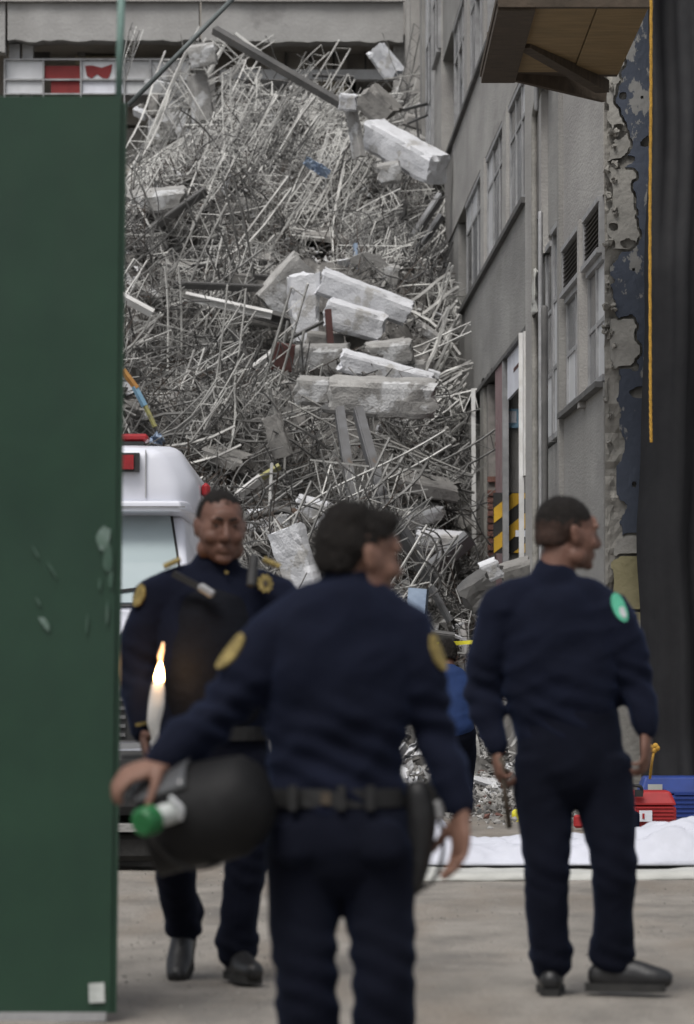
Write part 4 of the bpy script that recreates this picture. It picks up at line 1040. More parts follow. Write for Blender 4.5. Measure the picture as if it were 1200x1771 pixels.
steel(371, 52, 600, 186, 13, 'dark_steel', 'long dark girder slanting down across the top of the heap', D=58.5, dd=0, dd2=-1, prof='box')
steel(405, 60, 470, 110, 9, 'pale_steel', 'pale bar alongside the long dark girder at the top', 'bar', D=59.5, dd=0, prof='box', name='steel_bar')
steel(254, 402, 356, 330, 14, 'dark_steel', 'short dark girder lying on the slope at left', dd=-1, prof='C')
steel(320, 512, 470, 545, 13, 'white_metal', 'dark girder streaked white running into the central pile', dd=-1, prof='I')
steel(440, 540, 500, 556, 18, 'dark_steel', 'dark stub of girder under the central pile', dd=-.8)
steel(205, 510, 264, 542, 12, 'white_metal', 'pale bar poking out beside the green gate', 'bar', dd=-1, name='steel_bar', prof='box')
steel(588, 712, 614, 885, 27, 'post_steel', 'left steel post standing under the big grey beam', 'steel post', dd=-2.1, dd2=-1, name='steel_post', prof='C')
steel(620, 712, 668, 885, 27, 'post_steel', 'right steel post slanting away under the big grey beam', 'steel post', dd=-2.2, dd2=-1, name='steel_post', prof='C')
steel(682, 900, 748, 1008, 25, 'post_steel', 'bent steel channel running down behind the middle officer head', dd=-.9, prof='C')
steel(716, 1010, 812, 930, 28, 'grey_steel', 'wide dented metal channel crossing the bent channel', 'metal channel', dd=-1.1, name='metal_channel', prof='C')
steel(724, 1018, 718, 1088, 32, 'blue_sheet', 'bluish metal sheet under the dented channel', 'metal sheet', dd=-1.0, name='metal_sheet', prof='box')
steel(745, 1015, 778, 1075, 12, 'grey_steel', 'bent bar right of the bluish metal sheet', 'bar', dd=-.9, name='steel_bar', prof='C')
steel(775, 1073, 812, 1080, 10, 'white_metal', 'crooked end of the bent bar near the yellow tape', 'bar', dd=-1, name='steel_bar')
steel(722, 1096, 786, 1104, 18, 'dark_steel', 'dark level girder behind the head of the man in bright blue', dd=0, D=35.2, prof='C')
steel(796, 1076, 806, 1130, 12, 'white_metal', 'short pale post near the end of the yellow tape', 'post', dd=-1, name='steel_post')
steel(656, 500, 762, 338, 16, 'grey_steel', 'long grey channel leaning up against the building corner', 'metal channel', dd=-.8, dd2=.5, name='metal_channel', prof='C')
steel(690, 480, 764, 372, 10, 'grey_steel', 'thinner grey channel parallel to the long leaning channel', 'metal channel', dd=-.9, name='metal_channel', prof='box')
steel(567, 535, 572, 606, 11, 'maroon', 'dark red upright strip in the middle of the central pile', 'strip', dd=-1.9, name='painted_strip', prof='box')
steel(410, 658, 484, 602, 10, 'white_metal', 'pale pole leaning on the left end of the pale beam', 'pole', dd=-1.2, name='metal_pole', prof='box')
steel(500, 586, 560, 556, 5, 'dark_steel', 'thin dark bar leaning across the upright white block', 'bar', dd=-1.9, name='steel_bar', prof='box')
steel(640, 262, 690, 322, 8, 'white_metal', 'bright thin bar under the long white beam', 'bar', dd=-.9, name='steel_bar', prof='box')
steel(411, 858, 452, 826, 12, 'white_metal', 'pale half of the painted strip right of the first officer head', 'strip', dd=-.9, name='painted_strip', prof='box')
steel(448, 829, 484, 806, 9, 'yellow_worn', 'yellow stained half of the painted strip right of the first officer head', 'strip', dd=-.9, name='painted_strip', prof='box')
steel(212, 640, 236, 672, 8, 'orange', 'orange upper length of the coloured pole by the gate', 'pole', dd=-1, name='painted_pole', prof='box')
steel(232, 668, 250, 702, 8, 'sky_blue', 'blue middle length of the coloured pole by the gate', 'pole', dd=-1, name='painted_pole', prof='box')
steel(250, 700, 268, 738, 6, 'yellow_worn', 'yellow lower length of the coloured pole by the gate', 'pole', dd=-1, name='painted_pole', prof='box')
steel(696, 190, 740, 178, 4, 'dark_steel', 'dark bent rebar at the top beside the building', 'rebar', D=61, dd=0, name='rebar', prof='box')
steel(540, 130, 612, 134, 5, 'dark_steel', 'dark railing bar on the far ledge', 'bar', D=68, dd=0, name='steel_bar', prof='box')
steel(470, 800, 466, 880, 5, 'white_metal', 'thin pale rod standing upright below the hanging slab', 'rod', dd=-1, name='steel_rod', prof='box')
steel(760, 300, 745, 400, 10, 'grey_steel', 'dark upright channel against the far wall', 'metal channel', dd=-.5, name='metal_channel')
for i, (a, c) in enumerate(((( 700, 190), (756, 176)), ((704, 214), (760, 190)), ((718, 182), (724, 240)), ((742, 178), (748, 262)))):
    steel(a[0], a[1], c[0], c[1], 3.5, 'dark_steel', 'thin dark rebar of the broken cage at the top beside the building', 'rebar', D=61.5 + .1 * i, dd=0, name='rebar', prof='box', group='rebar cage at the top')
b = bmesh.new(); d_ = depth(500, 890) - 1.4
tube(b, [P(425, 897, d_), P(470, 885, d_), P(505, 884, d_), P(528, 905, d_), P(540, 945, d_)], [.042] * 5, k=6, n=8)
tag(build('bent_pipe', b, M['dark_steel'], origin=P(425, 897, d_), smooth=True), 'dark pipe bent over the top of the leaning white wall slab', 'pipe')
for a, c, w_, t_ in (((222, 452), (345, 470), 9, 'left end'), ((300, 492), (480, 500), 12, 'lower side'), ((330, 462), (470, 452), 8, 'upper side'), ((440, 478), (560, 492), 9, 'right end'), ((230, 486), (330, 478), 7, 'middle')):  # dark girders added to paint in the shade of the band
    steel(a[0], a[1], c[0], c[1], w_, 'dark_steel', 'added shading girder at the %s of the dark band left of the central pile' % t_, 'girder', dd=-.7, name='shade_girder', prof='C', group='added girders shading the dark band')
steel(400, 570, 432, 630, 8, 'dark_steel', 'dark curved bar in the tangle left of the central pile', 'bar', dd=-1, name='steel_bar', prof='box')
steel(700, 350, 690, 420, 12, 'dark_steel', 'dark bent girder in the hollow under the long white beam', 'girder', dd=-.6, name='steel_beam')
# draped blue sheet scraps
def scrap(px, py, w_, h_, ang, m, label, cat, name='plastic_sheet', D=None, dd=-.6, group=None):
    d = (D or depth(px, py)) + dd; s = F / d; b = bmesh.new(); a = math.radians(ang); rr = []
    ex = Vector((math.cos(a), .2, math.sin(a))); ey = Vector((-math.sin(a), -.5, math.cos(a))); c = P(px, py, d)
    for j in range(6):
        rr.append([b.verts.new(c + ex * ((i / 8 - .5) * w_ / s) + ey * ((j / 5 - .5) * h_ / s) * (1 - .35 * abs(i / 8 - .5)) + Vector((0, .05 * math.sin(i * 1.3 + j), .04 * N((i, j, px), .6)))) for i in range(9)])
    for p, q in zip(rr, rr[1:]):
        for i in range(8): b.faces.new((p[i], p[i + 1], q[i + 1], q[i]))
    o = build(name, b, M[m], origin=c); o.modifiers.new('s', 'SOLIDIFY').thickness = .006
    return tag(o, label, cat, group)
scrap(548, 289, 48, 18, -30, 'blue_sheet', 'strip of light blue sheet caught in the upper tangle', 'plastic sheet', dd=-1.9)
scrap(420, 655, 26, 16, 10, 'blue_sheet', 'scrap of pale blue sheet at the foot of the leaning pole', 'plastic sheet', dd=-1.3)
scrap(235, 760, 40, 18, 0, 'back_red', 'red cloth scrap above the ambulance roof', 'cloth', name='cloth_scrap', dd=-.6)
scrap(270, 762, 26, 22, 30, 'blue_sheet', 'lilac grey scrap behind the ambulance roof', 'cloth', name='cloth_scrap', dd=-.6)
scrap(716, 1290, 60, 10, 50, 'chunk_white', 'curled strip of white sheet left of the standing man in bright blue', 'metal sheet', name='metal_sheet', D=34, dd=0)
scrap(712, 1310, 40, 8, 30, 'chunk_white', 'short white strip at the foot of the heap beside the officer elbow', 'metal sheet', name='metal_sheet', D=34, dd=0)
# medium lumps, individually
kinds = []
for i in range(8):
    b = bmesh.new(); bmesh.ops.create_cube(b, size=1); bmesh.ops.subdivide_edges(b, edges=b.edges, cuts=2, use_grid_fill=True)
    for v in b.verts: v.co += v.co.normalized() * .22 * N(v.co * 2.3, 1, i * 3) + rv(.06); v.co.x *= 1.5; v.co.z *= .7
    bmesh.ops.recalc_face_normals(b, faces=b.faces)
    me = bpy.data.meshes.new('concrete_lump'); b.to_mesh(me); b.free(); kinds.append(me)
cnt = 0
while cnt < 210:
    px, py = random.uniform(195, 800), random.uniform(130, 1330)
    if random.random() > interp(py, [(130, .35), (400, .25), (700, .3), (1000, .8), (1330, 1)]): continue
    if blocked(px, py): continue
    p = on(px, py); s = random.uniform(.08, .24) if py < 950 else random.uniform(.08, .26)
    mt = random.choice(['chunk', 'chunk', 'concrete', 'chunk_white' if py < 400 or py > 800 else 'concrete', 'concrete'])
    o = bpy.data.objects.new('concrete_lump', random.choice(kinds)); COL.objects.link(o); o.location = p; o.rotation_euler = rv(3); o.scale = (s, s, s)
    if not o.data.materials: o.data.materials.append(M['chunk'])
    o.material_slots[0].link = 'OBJECT'; o.material_slots[0].material = M[mt]
    tag(o, '%s loose concrete lump %s' % (shade(mt), region(px, py)), 'concrete lump', 'loose concrete lumps on the heap'); cnt += 1
# yellow tape
b = bmesh.new(); pts = [P(700, 1118, 32.6), P(735, 1116, 32.6), P(775, 1114, 32.6), P(822, 1111, 32.6), P(850, 1109, 32.6)]
rr = []
for i in range(25):
    t = i / 24; p = pts[0].lerp(pts[-1], t); tw = .5 * math.sin(t * 9); rr.append((b.verts.new(p + Vector((0, tw * .012, .017))), b.verts.new(p - Vector((0, tw * .012, .014)))))
for a, c in zip(rr, rr[1:]): b.faces.new((a[0], c[0], c[1], a[1]))
o = build('caution_tape', b, M['tape'], origin=pts[0]); o.modifiers.new('s', 'SOLIDIFY').thickness = .002
tag(o, 'strip of yellow caution tape stretched level in front of the rubble', 'caution tape')

# ============================================================ GREEN GATE
gt = empty('green_gate', (-1.0, 13.2, 0), 'dark green sheet metal gate filling the left edge of the view', 'gate')
b = bmesh.new()
tl, tr, br_ = P(-900, 166, 13.2), P(209, 166, 13.2), P(191, 1752, 13.2)
NXg, NZg = 26, 34
V = []
for i in range(NXg + 1):
    c = []
    for j in range(NZg + 1):
        t = j / NZg; xr = br_.x + (tr.x - br_.x) * t; z = br_.z + (tr.z - br_.z) * t; x = tl.x + (xr - tl.x) * (i / NXg) ** .8
        c.append(b.verts.new((x, 13.2 + .005 * N((x, 0, z), 1.6) + .002 * N((x, 1, z), 6), z)))
    V.append(c)
for i in range(NXg):
    for j in range(NZg): b.faces.new((V[i][j], V[i + 1][j], V[i + 1][j + 1], V[i][j + 1]))
sh = build('sheet', b, M['gate'], gt, smooth=True)
b = bmesh.new(); bar(b, (tr.x, 13.23, tr.z - .02), (br_.x, 13.23, br_.z), .035, .035); build('edge_tube', b, M['gate'], gt)
b = bmesh.new(); bar(b, (tl.x, 13.23, tr.z - .015), (tr.x, 13.23, tr.z - .015), .035, .03); build('top_tube', b, M['gate'], gt)
b = bmesh.new(); bar(b, (tl.x, 13.215, br_.z - .012), (br_.x - .015, 13.215, br_.z - .012), .03, .03); build('bottom_tube', b, M['frame_metal'], gt)
b = bmesh.new(); bar(b, P(205, 175, 13.26), P(211, -40, 13.26), .026, n=8); build('upright_pole', b, M['gate_pole'], gt, smooth=True)
def gpatch(name, pts, m):
    b = bmesh.new(); f = [b.verts.new(P(x, y, 13.190)) for x, y in pts]; k = [b.verts.new(P(x, y, 13.1925)) for x, y in pts]
    b.faces.new(f); b.faces.new(k[::-1])
    for i in range(len(f)): b.faces.new((f[i], f[(i + 1) % len(f)], k[(i + 1) % len(f)], k[i]))
    build(name, b, M[m], gt, origin=gt.location)
gpatch('sticker', [(153, 1701), (180, 1699), (181, 1733), (154, 1735)], 'sticker')
def blotch(name, cx, cy, w_, h_, ang, m, n=14, sd=0):
    a = math.radians(ang); pts = []
    for i in range(n):
        t = 2 * math.pi * i / n; r = 1 + .45 * noise.noise(Vector((math.cos(t) * 1.5, math.sin(t) * 1.5, sd)))
        x, y = math.cos(t) * w_ * r, math.sin(t) * h_ * r; pts.append((cx + x * math.cos(a) - y * math.sin(a), cy + x * math.sin(a) + y * math.cos(a)))
    gpatch(name, pts, m)
for i, (cx, cy, w_, h_, an) in enumerate(((180, 930, 13, 19, 10), (186, 968, 9, 24, 0), (191, 1000, 5, 16, 0), (76, 1077, 5, 15, -35), (62, 955, 2, 12, -28), (90, 985, 2, 14, -30), (150, 1080, 2, 18, 4), (185, 1060, 3, 20, 2), (66, 1040, 2, 9, -30), (172, 1010, 3, 9, 0))):
    blotch('paint_scrape', cx, cy, w_, h_, an, 'scrape' if i in (0, 3) else 'scrape_faint', sd=i * 3)

# ============================================================ AMBULANCE (front faces the camera, half hidden by the gate)
AY = 23.6
am = empty('ambulance', (-1.85, AY + 2.5, 0), 'white high roofed ambulance with red roof lights parked behind the green gate', 'ambulance')
sA = F / AY
def ax(px): return (px - 600) / sA
xr, xl = ax(347), ax(347) - 2.0
xc = (xr + xl) / 2; hw = (xr - xl) / 2
def section(y, pts):   # pts = (half width factor, z)
    left = [(xc - f * hw, y, z) for f, z in pts]; right = [(xc + f * hw, y, z) for f, z in pts[::-1]]
    return [Vector(p) for p in left + right]
def loft(name, secs, m, parent, smooth=True, bevel=.03):
    b = bmesh.new(); R_ = [[b.verts.new(p) for p in s] for s in secs]
    for a, c in zip(R_, R_[1:]):
        n = len(a)
        for i in range(n): b.faces.new((a[i], a[(i + 1) % n], c[(i + 1) % n], c[i]))
    b.faces.new(R_[0][::-1]); b.faces.new(R_[-1])
    o = build(name, b, M[m], parent, smooth=smooth)
    if bevel:
        md = o.modifiers.new('b', 'BEVEL'); md.width = bevel; md.segments = 3; md.limit_method = 'ANGLE'; md.angle_limit = R(25)
    return o
z_ = lambda py: 1.11 + (1160 - py) / sA
zr = z_(768)
# high roof shell
loft('roof', [section(AY + .28, [(.86, 2.06), (.84, 2.22), (.74, 2.40), (.5, zr - .0)]), section(AY + .5, [(.96, 2.02), (.95, 2.24), (.86, 2.43), (.6, zr + .02)]), section(AY + 1.6, [(.97, 2.0), (.955, 2.24), (.86, 2.42), (.60, zr + .02)]),
              section(AY + 4.8, [(.97, 2.0), (.955, 2.24), (.86, 2.42), (.60, zr + .02)])], 'van_white', am, bevel=.06)
loft('visor', [section(AY + .22, [(.88, 2.04), (.87, 2.10)]), section(AY + .6, [(.97, 2.03), (.96, 2.11)])], 'van_white', am, bevel=.015)
# cab and body
loft('body', [section(AY - .55, [(.88, .42), (.90, 1.05), (.80, 1.30)]), section(AY - .30, [(.98, .40), (.99, 1.12), (.86, 1.40)]), section(AY + .02, [(1.0, .38), (1.0, 1.2), (.90, 1.46)])], 'van_white', am, bevel=.05)
loft('cab', [section(AY + .02, [(1.0, .38), (1.0, 1.2), (.93, 1.47)]), section(AY + .52, [(1.0, .38), (1.0, 1.3), (.88, 2.03)]), section(AY + 4.8, [(1.0, .38), (1.0, 1.3), (.97, 2.02)])], 'van_white', am, bevel=.05)
# windscreen with black surround
ws = [(xc - hw * .90, 1.49), (xc + hw * .90, 1.49), (xc + hw * .80, 2.02), (xc - hw * .80, 2.02)]
def slab_z(pts, th, off=0):
    b = bmesh.new(); n = Vector((0, -.56, .5)).normalized()
    yy = lambda z: AY + .02 + .50 * (z - 1.47) / .56
    f = [b.verts.new(Vector((x, yy(z), z)) + n * (off + th)) for x, z in pts]; k = [b.verts.new(Vector((x, yy(z), z)) + n * off) for x, z in pts]
    b.faces.new(f); b.faces.new(k[::-1])
    for i in range(len(f)): b.faces.new((f[i], f[(i + 1) % len(f)], k[(i + 1) % len(f)], k[i]))
    return b
sc = build('windscreen_seal', slab_z([(xc - hw * .915, 1.475), (xc + hw * .915, 1.475), (xc + hw * .815, 2.03), (xc - hw * .815, 2.03)], .012, .0), M['black_plastic'], am)
build('windscreen', slab_z(ws, .014, .008), M['windshield'], am)
b = bmesh.new(); box(b, xc - .8, xc + .8, AY - .585, AY - .54, .72, .98); build('grille', b, M['black_plastic'], am)
for k in range(5):
    b = bmesh.new(); box(b, xc - .6, xc + .6, AY - .60, AY - .587, .74 + k * .05, .76 + k * .05); build('grille_bar', b, M['chrome'], am)
b = bmesh.new(); box(b, xc - .95, xc + .95, AY - .68, AY - .4, .30, .66); o = build('bumper', b, M['black_plastic'], am); o.modifiers.new('b', 'BEVEL').width = .05
b = bmesh.new(); box(b, xc - .9, xc + .9, AY - .84, AY - .5, .215, .255); build('step_plate', b, M['chunk'], am)
b = bmesh.new(); box(b, xc - .88, xc + .93, AY - .78, AY - .35, .05, .20); o = build('low_black_box', b, M['tyre'], am); o.modifiers.new('b', 'BEVEL').width = .03  # low black box under the bumper
for s in (-1, 1):
    b = bmesh.new(); ball(b, (xc + s * hw * .80, AY - .48, 1.16), (.13, .09, .10), u=20, v=12); build('headlight', b, M['clear_lens'], am, smooth=True)
    b = bmesh.new(); ball(b, (xc + s * hw * .2 - .1, AY - .5, 1.13), (.07, .09, .10), u=16, v=10); build('auxiliary_light', b, M['clear_lens'], am, smooth=True)
    for y in (AY + .35, AY + 3.9):
        b = bmesh.new(); tube(b, [(xc + s * (hw - .24), y, .36), (xc + s * (hw - .02), y, .36)], [.36, .36], k=1, n=28, side=(0, 0, 1), round_ends=False)
        wh = build('wheel', b, M['tyre'], am); wh.modifiers.new('b', 'BEVEL').width = .04
        b = bmesh.new(); tube(b, [(xc + s * (hw - .05), y, .36), (xc + s * (hw - .005), y, .36)], [.20, .18], k=1, n=20, side=(0, 0, 1), round_ends=False); build('rim', b, M['chrome'], wh, origin=am.location)
    b = bmesh.new(); bar(b, (xc + s * hw, AY + .3, 1.5), (xc + s * (hw + .10), AY + .2, 1.55), .03); box(b, xc + s * (hw + .10) - .06, xc + s * (hw + .10) + .06, AY + .17, AY + .23, 1.42, 1.62); build('mirror', b, M['black_plastic'], am)
b = bmesh.new(); bar(b, (xc + .1, AY + .0, 1.52), (xc + .75, AY + .10, 1.60), .018, .015); build('wiper', b, M['black_plastic'], am)
for z in (2.065,):
    b = bmesh.new(); box(b, xc - hw * .9, xc + hw * .9, AY + .205, AY + .215, z - .004, z + .004); build('seam', b, M['grey_steel'], am)
b = bmesh.new(); box(b, xr - .335, xr - .329, AY + .262, AY + .29, 2.12, 2.40); build('seam', b, M['frame_metal'], am)
# marker lights and beacons
for px in (222, 222 - 2 * (222 - ((352 - 300) )) * 0 - 330):
    c = P(px, 799, AY + .2); b = bmesh.new(); box(b, c.x - .062, c.x + .062, AY + .22, AY + .34, c.z - .055, c.z + .055); hl = build('light_housing', b, M['black_plastic'], am)
    b = bmesh.new(); box(b, c.x - .05, c.x + .03, AY + .205, AY + .219, c.z - .042, c.z + .042); build('red_light', b, M['red_lens'], hl, origin=am.location)
b = bmesh.new(); box(b, xr - .04, xr + .012, AY + 1.2, AY + 1.4, 2.16, 2.25); o = build('side_marker_light', b, M['red_lens'], am); o.modifiers.new('b', 'BEVEL').width = .02
b = bmesh.new(); box(b, ax(180), ax(248), AY + .5, AY + .72, zr + .045, zr + .09); o = build('beacon', b, M['red_lens'], am); o.modifiers.new('b', 'BEVEL').width = .015
b = bmesh.new(); box(b, ax(185), ax(240), AY + .5, AY + .72, zr, zr + .044); build('beacon_base', b, M['black_plastic'], am)
b = bmesh.new(); box(b, xl + .1, xr - .1, AY + .2, AY + 4.6, .2, .5); build('chassis', b, M['tyre'], am)
b = bmesh.new(); bar(b, P(205, 1291, AY - .7), P(262, 1288, AY - .7), .03); build('push_bar', b, M['grey_steel'], am)

# ============================================================ WHITE SHEETS ON THE GROUND
def cloth(name, x0, x1, y0, y1, hf, m, label, th=.012, nx=110, ny=44):
    b = bmesh.new(); V = []
    for j in range(ny + 1):
        v = j / ny
        V.append([])
        for i in range(nx + 1):
            u = i / nx; x = x0 + (x1 - x0) * u; y = y0 + (y1 - y0) * v + .05 * N((x, v, 0), 2.0, 3) + .02 * N((x, v, 0), 7, 1)
            V[-1].append(b.verts.new((x + .04 * N((v * 3, x, 0), 1.5, 8), y, hf(u, v, x, y))))
    for a, c in zip(V, V[1:]):
        for i in range(nx): b.faces.new((a[i], a[i + 1], c[i + 1], c[i]))
    o = build(name, b, M[m], origin=((x0 + x1) / 2, (y0 + y1) / 2, 0), smooth=True); s = o.modifiers.new('s', 'SOLIDIFY'); s.thickness = th; s.offset = 1
    return tag(o, label, 'sheet')
cloth('ground_sheet', .36, 2.5, 21.6, 24.6, lambda u, v, x, y: .045 + .018 * N((x, y, 0), 3, 2) + .006 * N((x, y, 0), 10) - (.03 if v < .02 else 0), 'cloth_cream',
      'thin cream sheet spread on the street beneath the white cloth', th=.02)
def hf(u, v, x, y):
    e = min(1, v / .10) * min(1, (1 - v) / .15) * min(1, (u + .02) / .08)
    crest = .06 + .06 * N((x, 0, 0), 1.3, 5) + .13 * abs(N((x * 1.5, y * 2.0, 0), 1.6, 9)) + .10 * abs(N((x + y, y, 0), 3.2, 2)) + .035 * abs(N((x - y, y, 0), 8, 2)) + .012 * N((x, y, 0), 14)
    crest += .09 * math.exp(-((x - .48) / .12) ** 2) + .09 * math.exp(-((x - 1.93) / .3) ** 2)
    return .06 + e * crest * .74
cloth('white_cloth', .33, 2.55, 22.1, 23.7, hf, 'cloth_white', 'thick rumpled white cloth heaped on the street behind the officers', nx=200, ny=70)

# ============================================================ CASES, SMALL ITEMS
CS = 28.6
sC = F / CS
def case(name, px0, px1, py0, py1, y, dpt, m, label, cat, ribs=6, side=1):
    a, c = P(px0, py1, y), P(px1, py0, y); z0 = max(.005, a.z); z0 = .02
    e = empty(name, ((a.x + c.x) / 2, y, 0), label, cat); H = c.z
    b = bmesh.new(); box(b, a.x, c.x, y, y + dpt, z0, H * .62); o = build('lower_shell', b, M[m], e); md = o.modifiers.new('b', 'BEVEL'); md.width = .025; md.segments = 3
    b = bmesh.new(); hexa(b, [(a.x - .004, y - .004, H * .63), (c.x + .004, y - .004, H * .63), (c.x + .004, y + dpt, H * .63), (a.x - .004, y + dpt, H * .63), (a.x + .04, y + .04, H), (c.x - .04, y + .04, H), (c.x - .04, y + dpt - .04, H), (a.x + .04, y + dpt - .04, H)])
    o = build('lid', b, M[m], e); md = o.modifiers.new('b', 'BEVEL'); md.width = .02; md.segments = 3
    for k in range(ribs):
        z = z0 + .035 + k * (H * .55 / ribs); b = bmesh.new(); box(b, a.x + (c.x - a.x) * .45, c.x - .02, y - .010, y + .002, z, z + .012); o = build('rib', b, M[m], e)
    return e, a, c, H
e, a, c, H = case('red_case', 1042, 1170, 1368, 1430, 28.4, .34, 'case_red', 'red plastic tool case standing at the edge of the white cloth', 'tool case')
b = bmesh.new(); pts = [P(1070, 1371, 28.38), P(1072, 1360, 28.36), P(1095, 1358, 28.36), P(1108, 1361, 28.36), P(1110, 1371, 28.38)]; tube(b, pts, [.012] * 5, n=8); build('handle', b, M['black_plastic'], e, smooth=True)
b = bmesh.new(); q0, q1 = P(1106, 1421, 28.36), P(1128, 1402, 28.36); box(b, q0.x, q1.x, 28.372, 28.392, q0.z, q1.z); lb = build('white_label', b, M['poster_white'], e)
b = bmesh.new(); box(b, q0.x + .02, q0.x + .035, 28.366, 28.3715, q0.z + .02, q1.z - .02); build('red_mark', b, M['case_red'], lb, origin=e.location)
b = bmesh.new(); q0, q1 = P(1098, 1378, 28.36), P(1112, 1366, 28.36); box(b, q0.x, q1.x, 28.36, 28.392, q0.z, q1.z); build('latch', b, M['black_plastic'], e)
e, a, c, H = case('blue_case', 1106, 1240, 1343, 1408, 29.6, .36, 'case_blue', 'larger blue plastic case behind the red tool case', 'case')
b = bmesh.new(); q0, q1 = P(1122, 1371, 29.5), P(1147, 1357, 29.5); box(b, q0.x, q1.x, 29.58, 29.592, q0.z, q1.z); build('paper_label', b, M['cloth_cream'], e)
b = bmesh.new(); q = P(892, 1409, 30.2); ball(b, (q.x, 30.2, q.z), (.035, .035, .045), u=10, v=8); ball(b, (q.x + .02, 30.2, q.z - .05), (.05, .04, .07), u=10, v=8); tag(build('yellow_bag', fuse(b, .01, 2), M['tape'], origin=(q.x, 30.2, .06), smooth=True), 'small yellow bag lying on the ground left of the right officer', 'bag')
b = bmesh.new(); q = P(1001, 1418, 28.4); box(b, q.x - .035, q.x + .035, 28.4, 28.46, .02, q.z + .035); o = build('red_box', b, M['case_red'], origin=(q.x, 28.4, 0)); o.modifiers.new('b', 'BEVEL').width = .015
tag(o, 'small red box seen between the legs of the right officer', 'box')
b = bmesh.new(); q = P(1099, 1416, 28.2); box(b, q.x - .05, q.x + .03, 28.2, 28.3, .02, q.z + .05); o = build('navy_bag', b, M['navy'], origin=(q.x, 28.2, 0)); o.modifiers.new('b', 'BEVEL').width = .02
tag(o, 'dark blue bag pressed against the left end of the red case', 'bag')
# cord tied at the foot of the tarpaulin
b = bmesh.new(); k0 = P(1131, 1298, 26.8)
for v in ((0, 0, 0), (.02, 0, .015), (-.02, 0, .02), (.01, 0, .03)): ball(b, k0 + Vector(v), .020, u=8, v=6)
tube(b, [k0, P(1127, 1320, 26.8), P(1124, 1346, 26.9)], [.009] * 3, n=6); tube(b, [k0, P(1122, 1300, 26.8), P(1114, 1292, 26.9)], [.008] * 3, n=6)
tag(build('knotted_cord', b, M['rope'], origin=k0, smooth=True), 'short orange cord with a knot at the low left edge of the tarpaulin', 'cord')

# ============================================================ PEOPLE
def rot_to(fwd, up):
    f = Vector(fwd).normalized(); r = f.cross(Vector(up)).normalized(); u = r.cross(f)
    return Matrix((r, f, u)).transposed()          # columns: right, forward, up
def hand(bm, wrist, d, n, curl=(.35, .4, .45, .5), thumb=1, thumb_in=.35, k=1.0, spread=.05, tdir=None):
    d = Vector(d).normalized(); n = Vector(n); n = (n - d * n.dot(d)).normalized(); s = d.cross(n) * thumb
    w0 = Vector(wrist)
    tube(bm, [w0 - d * .03 * k, w0 + d * .02 * k, w0 + d * .055 * k, w0 + d * .088 * k], [(.027 * k, .021 * k), (.033 * k, .018 * k), (.042 * k, .0165 * k), (.040 * k, .0125 * k)], k=3, n=14, side=s)
    for i, (o, L, b0) in enumerate(((.030, .074, .086), (.0105, .082, .091), (-.0095, .076, .089), (-.0285, .060, .081))):
        p = w0 + d * (b0 - .012) * k + s * o * k; ang = 0; pts = [p]; c = curl[i]
        sd = (d + s * spread * (1.5 - i) ).normalized()
        for q, (f, a) in enumerate(((.20, 0), (.36, c * .8), (.26, c * 1.2), (.18, c))):
            ang += a; p = p + (sd * math.cos(ang) + n * math.sin(ang)) * L * f * k * (1.12); pts.append(p)
        r = (.0092 if i < 3 else .0080) * k; tube(bm, pts, [r * 1.05, r * 1.08, r, r * .95, r * .82], k=3, n=10)
    b = w0 + d * .018 * k + s * .026 * k
    td = (d * .62 + s * .68 + n * thumb_in).normalized() if tdir is None else Vector(tdir).normalized(); t2 = (td * .8 + d * .45 + n * thumb_in * .8).normalized()
    tube(bm, [b, b + td * .035 * k, b + td * .050 * k + t2 * .020 * k, b + td * .050 * k + t2 * .048 * k], [.0150 * k, .0125 * k, .0105 * k, .0085 * k], k=3, n=10)
def head(bm, c, m, k=1.0, fat=1.0):
    """adds skull, face, nose, lips, ears to bm; m turns head axes (right, forward, up) into the place"""
    c = Vector(c)
    def B(x, y, z, rx, ry, rz, u=18, v=12): ball(bm, c + m @ (Vector((x, y, z)) * k), (rx * k, ry * k, rz * k), m, u, v)
    B(0, -.014, .030, .0765, .098, .089); B(0, .030, -.020, .064 * fat, .064, .085); B(0, .045, -.070, .046 * fat, .045, .046)
    B(0, .074, -.100, .024 * fat, .019, .018); B(0, .036, -.055, .056 * fat, .052, .058)
    for s in (-1, 1):
        B(s * .046 * fat, .012, -.072, .022 * fat, .036, .032); B(s * .036, .066, -.028, .026 * fat, .024, .026); B(s * .072, .010, -.010, .006, .02, .03)
        B(s * .080, -.006, -.006, .008, .018, .030); B(s * .084, -.014, .008, .006, .013, .020)
        B(s * .030, .084, .030, .026, .012, .0085); B(s * .012, .101, -.034, .008, .009, .008)
        B(s * .031, .076, .010, .016, .011, .011)
    B(0, .078, .040, .045, .018, .030)
    tube(bm, [c + m @ (Vector(p) * k) for p in ((0, .088, .022), (0, .098, .000), (0, .110, -.026), (0, .104, -.040))], [.008 * k, .0095 * k, .0135 * k, .009 * k], k=3, n=10)
    B(0, .088, -.060, .024, .012, .0065); B(0, .087, -.074, .021, .012, .0075); B(0, .080, -.066, .032, .014, .020)
def armpt(a, c, t, n, r):
    return a.lerp(c, t) + Vector(n).normalized() * r
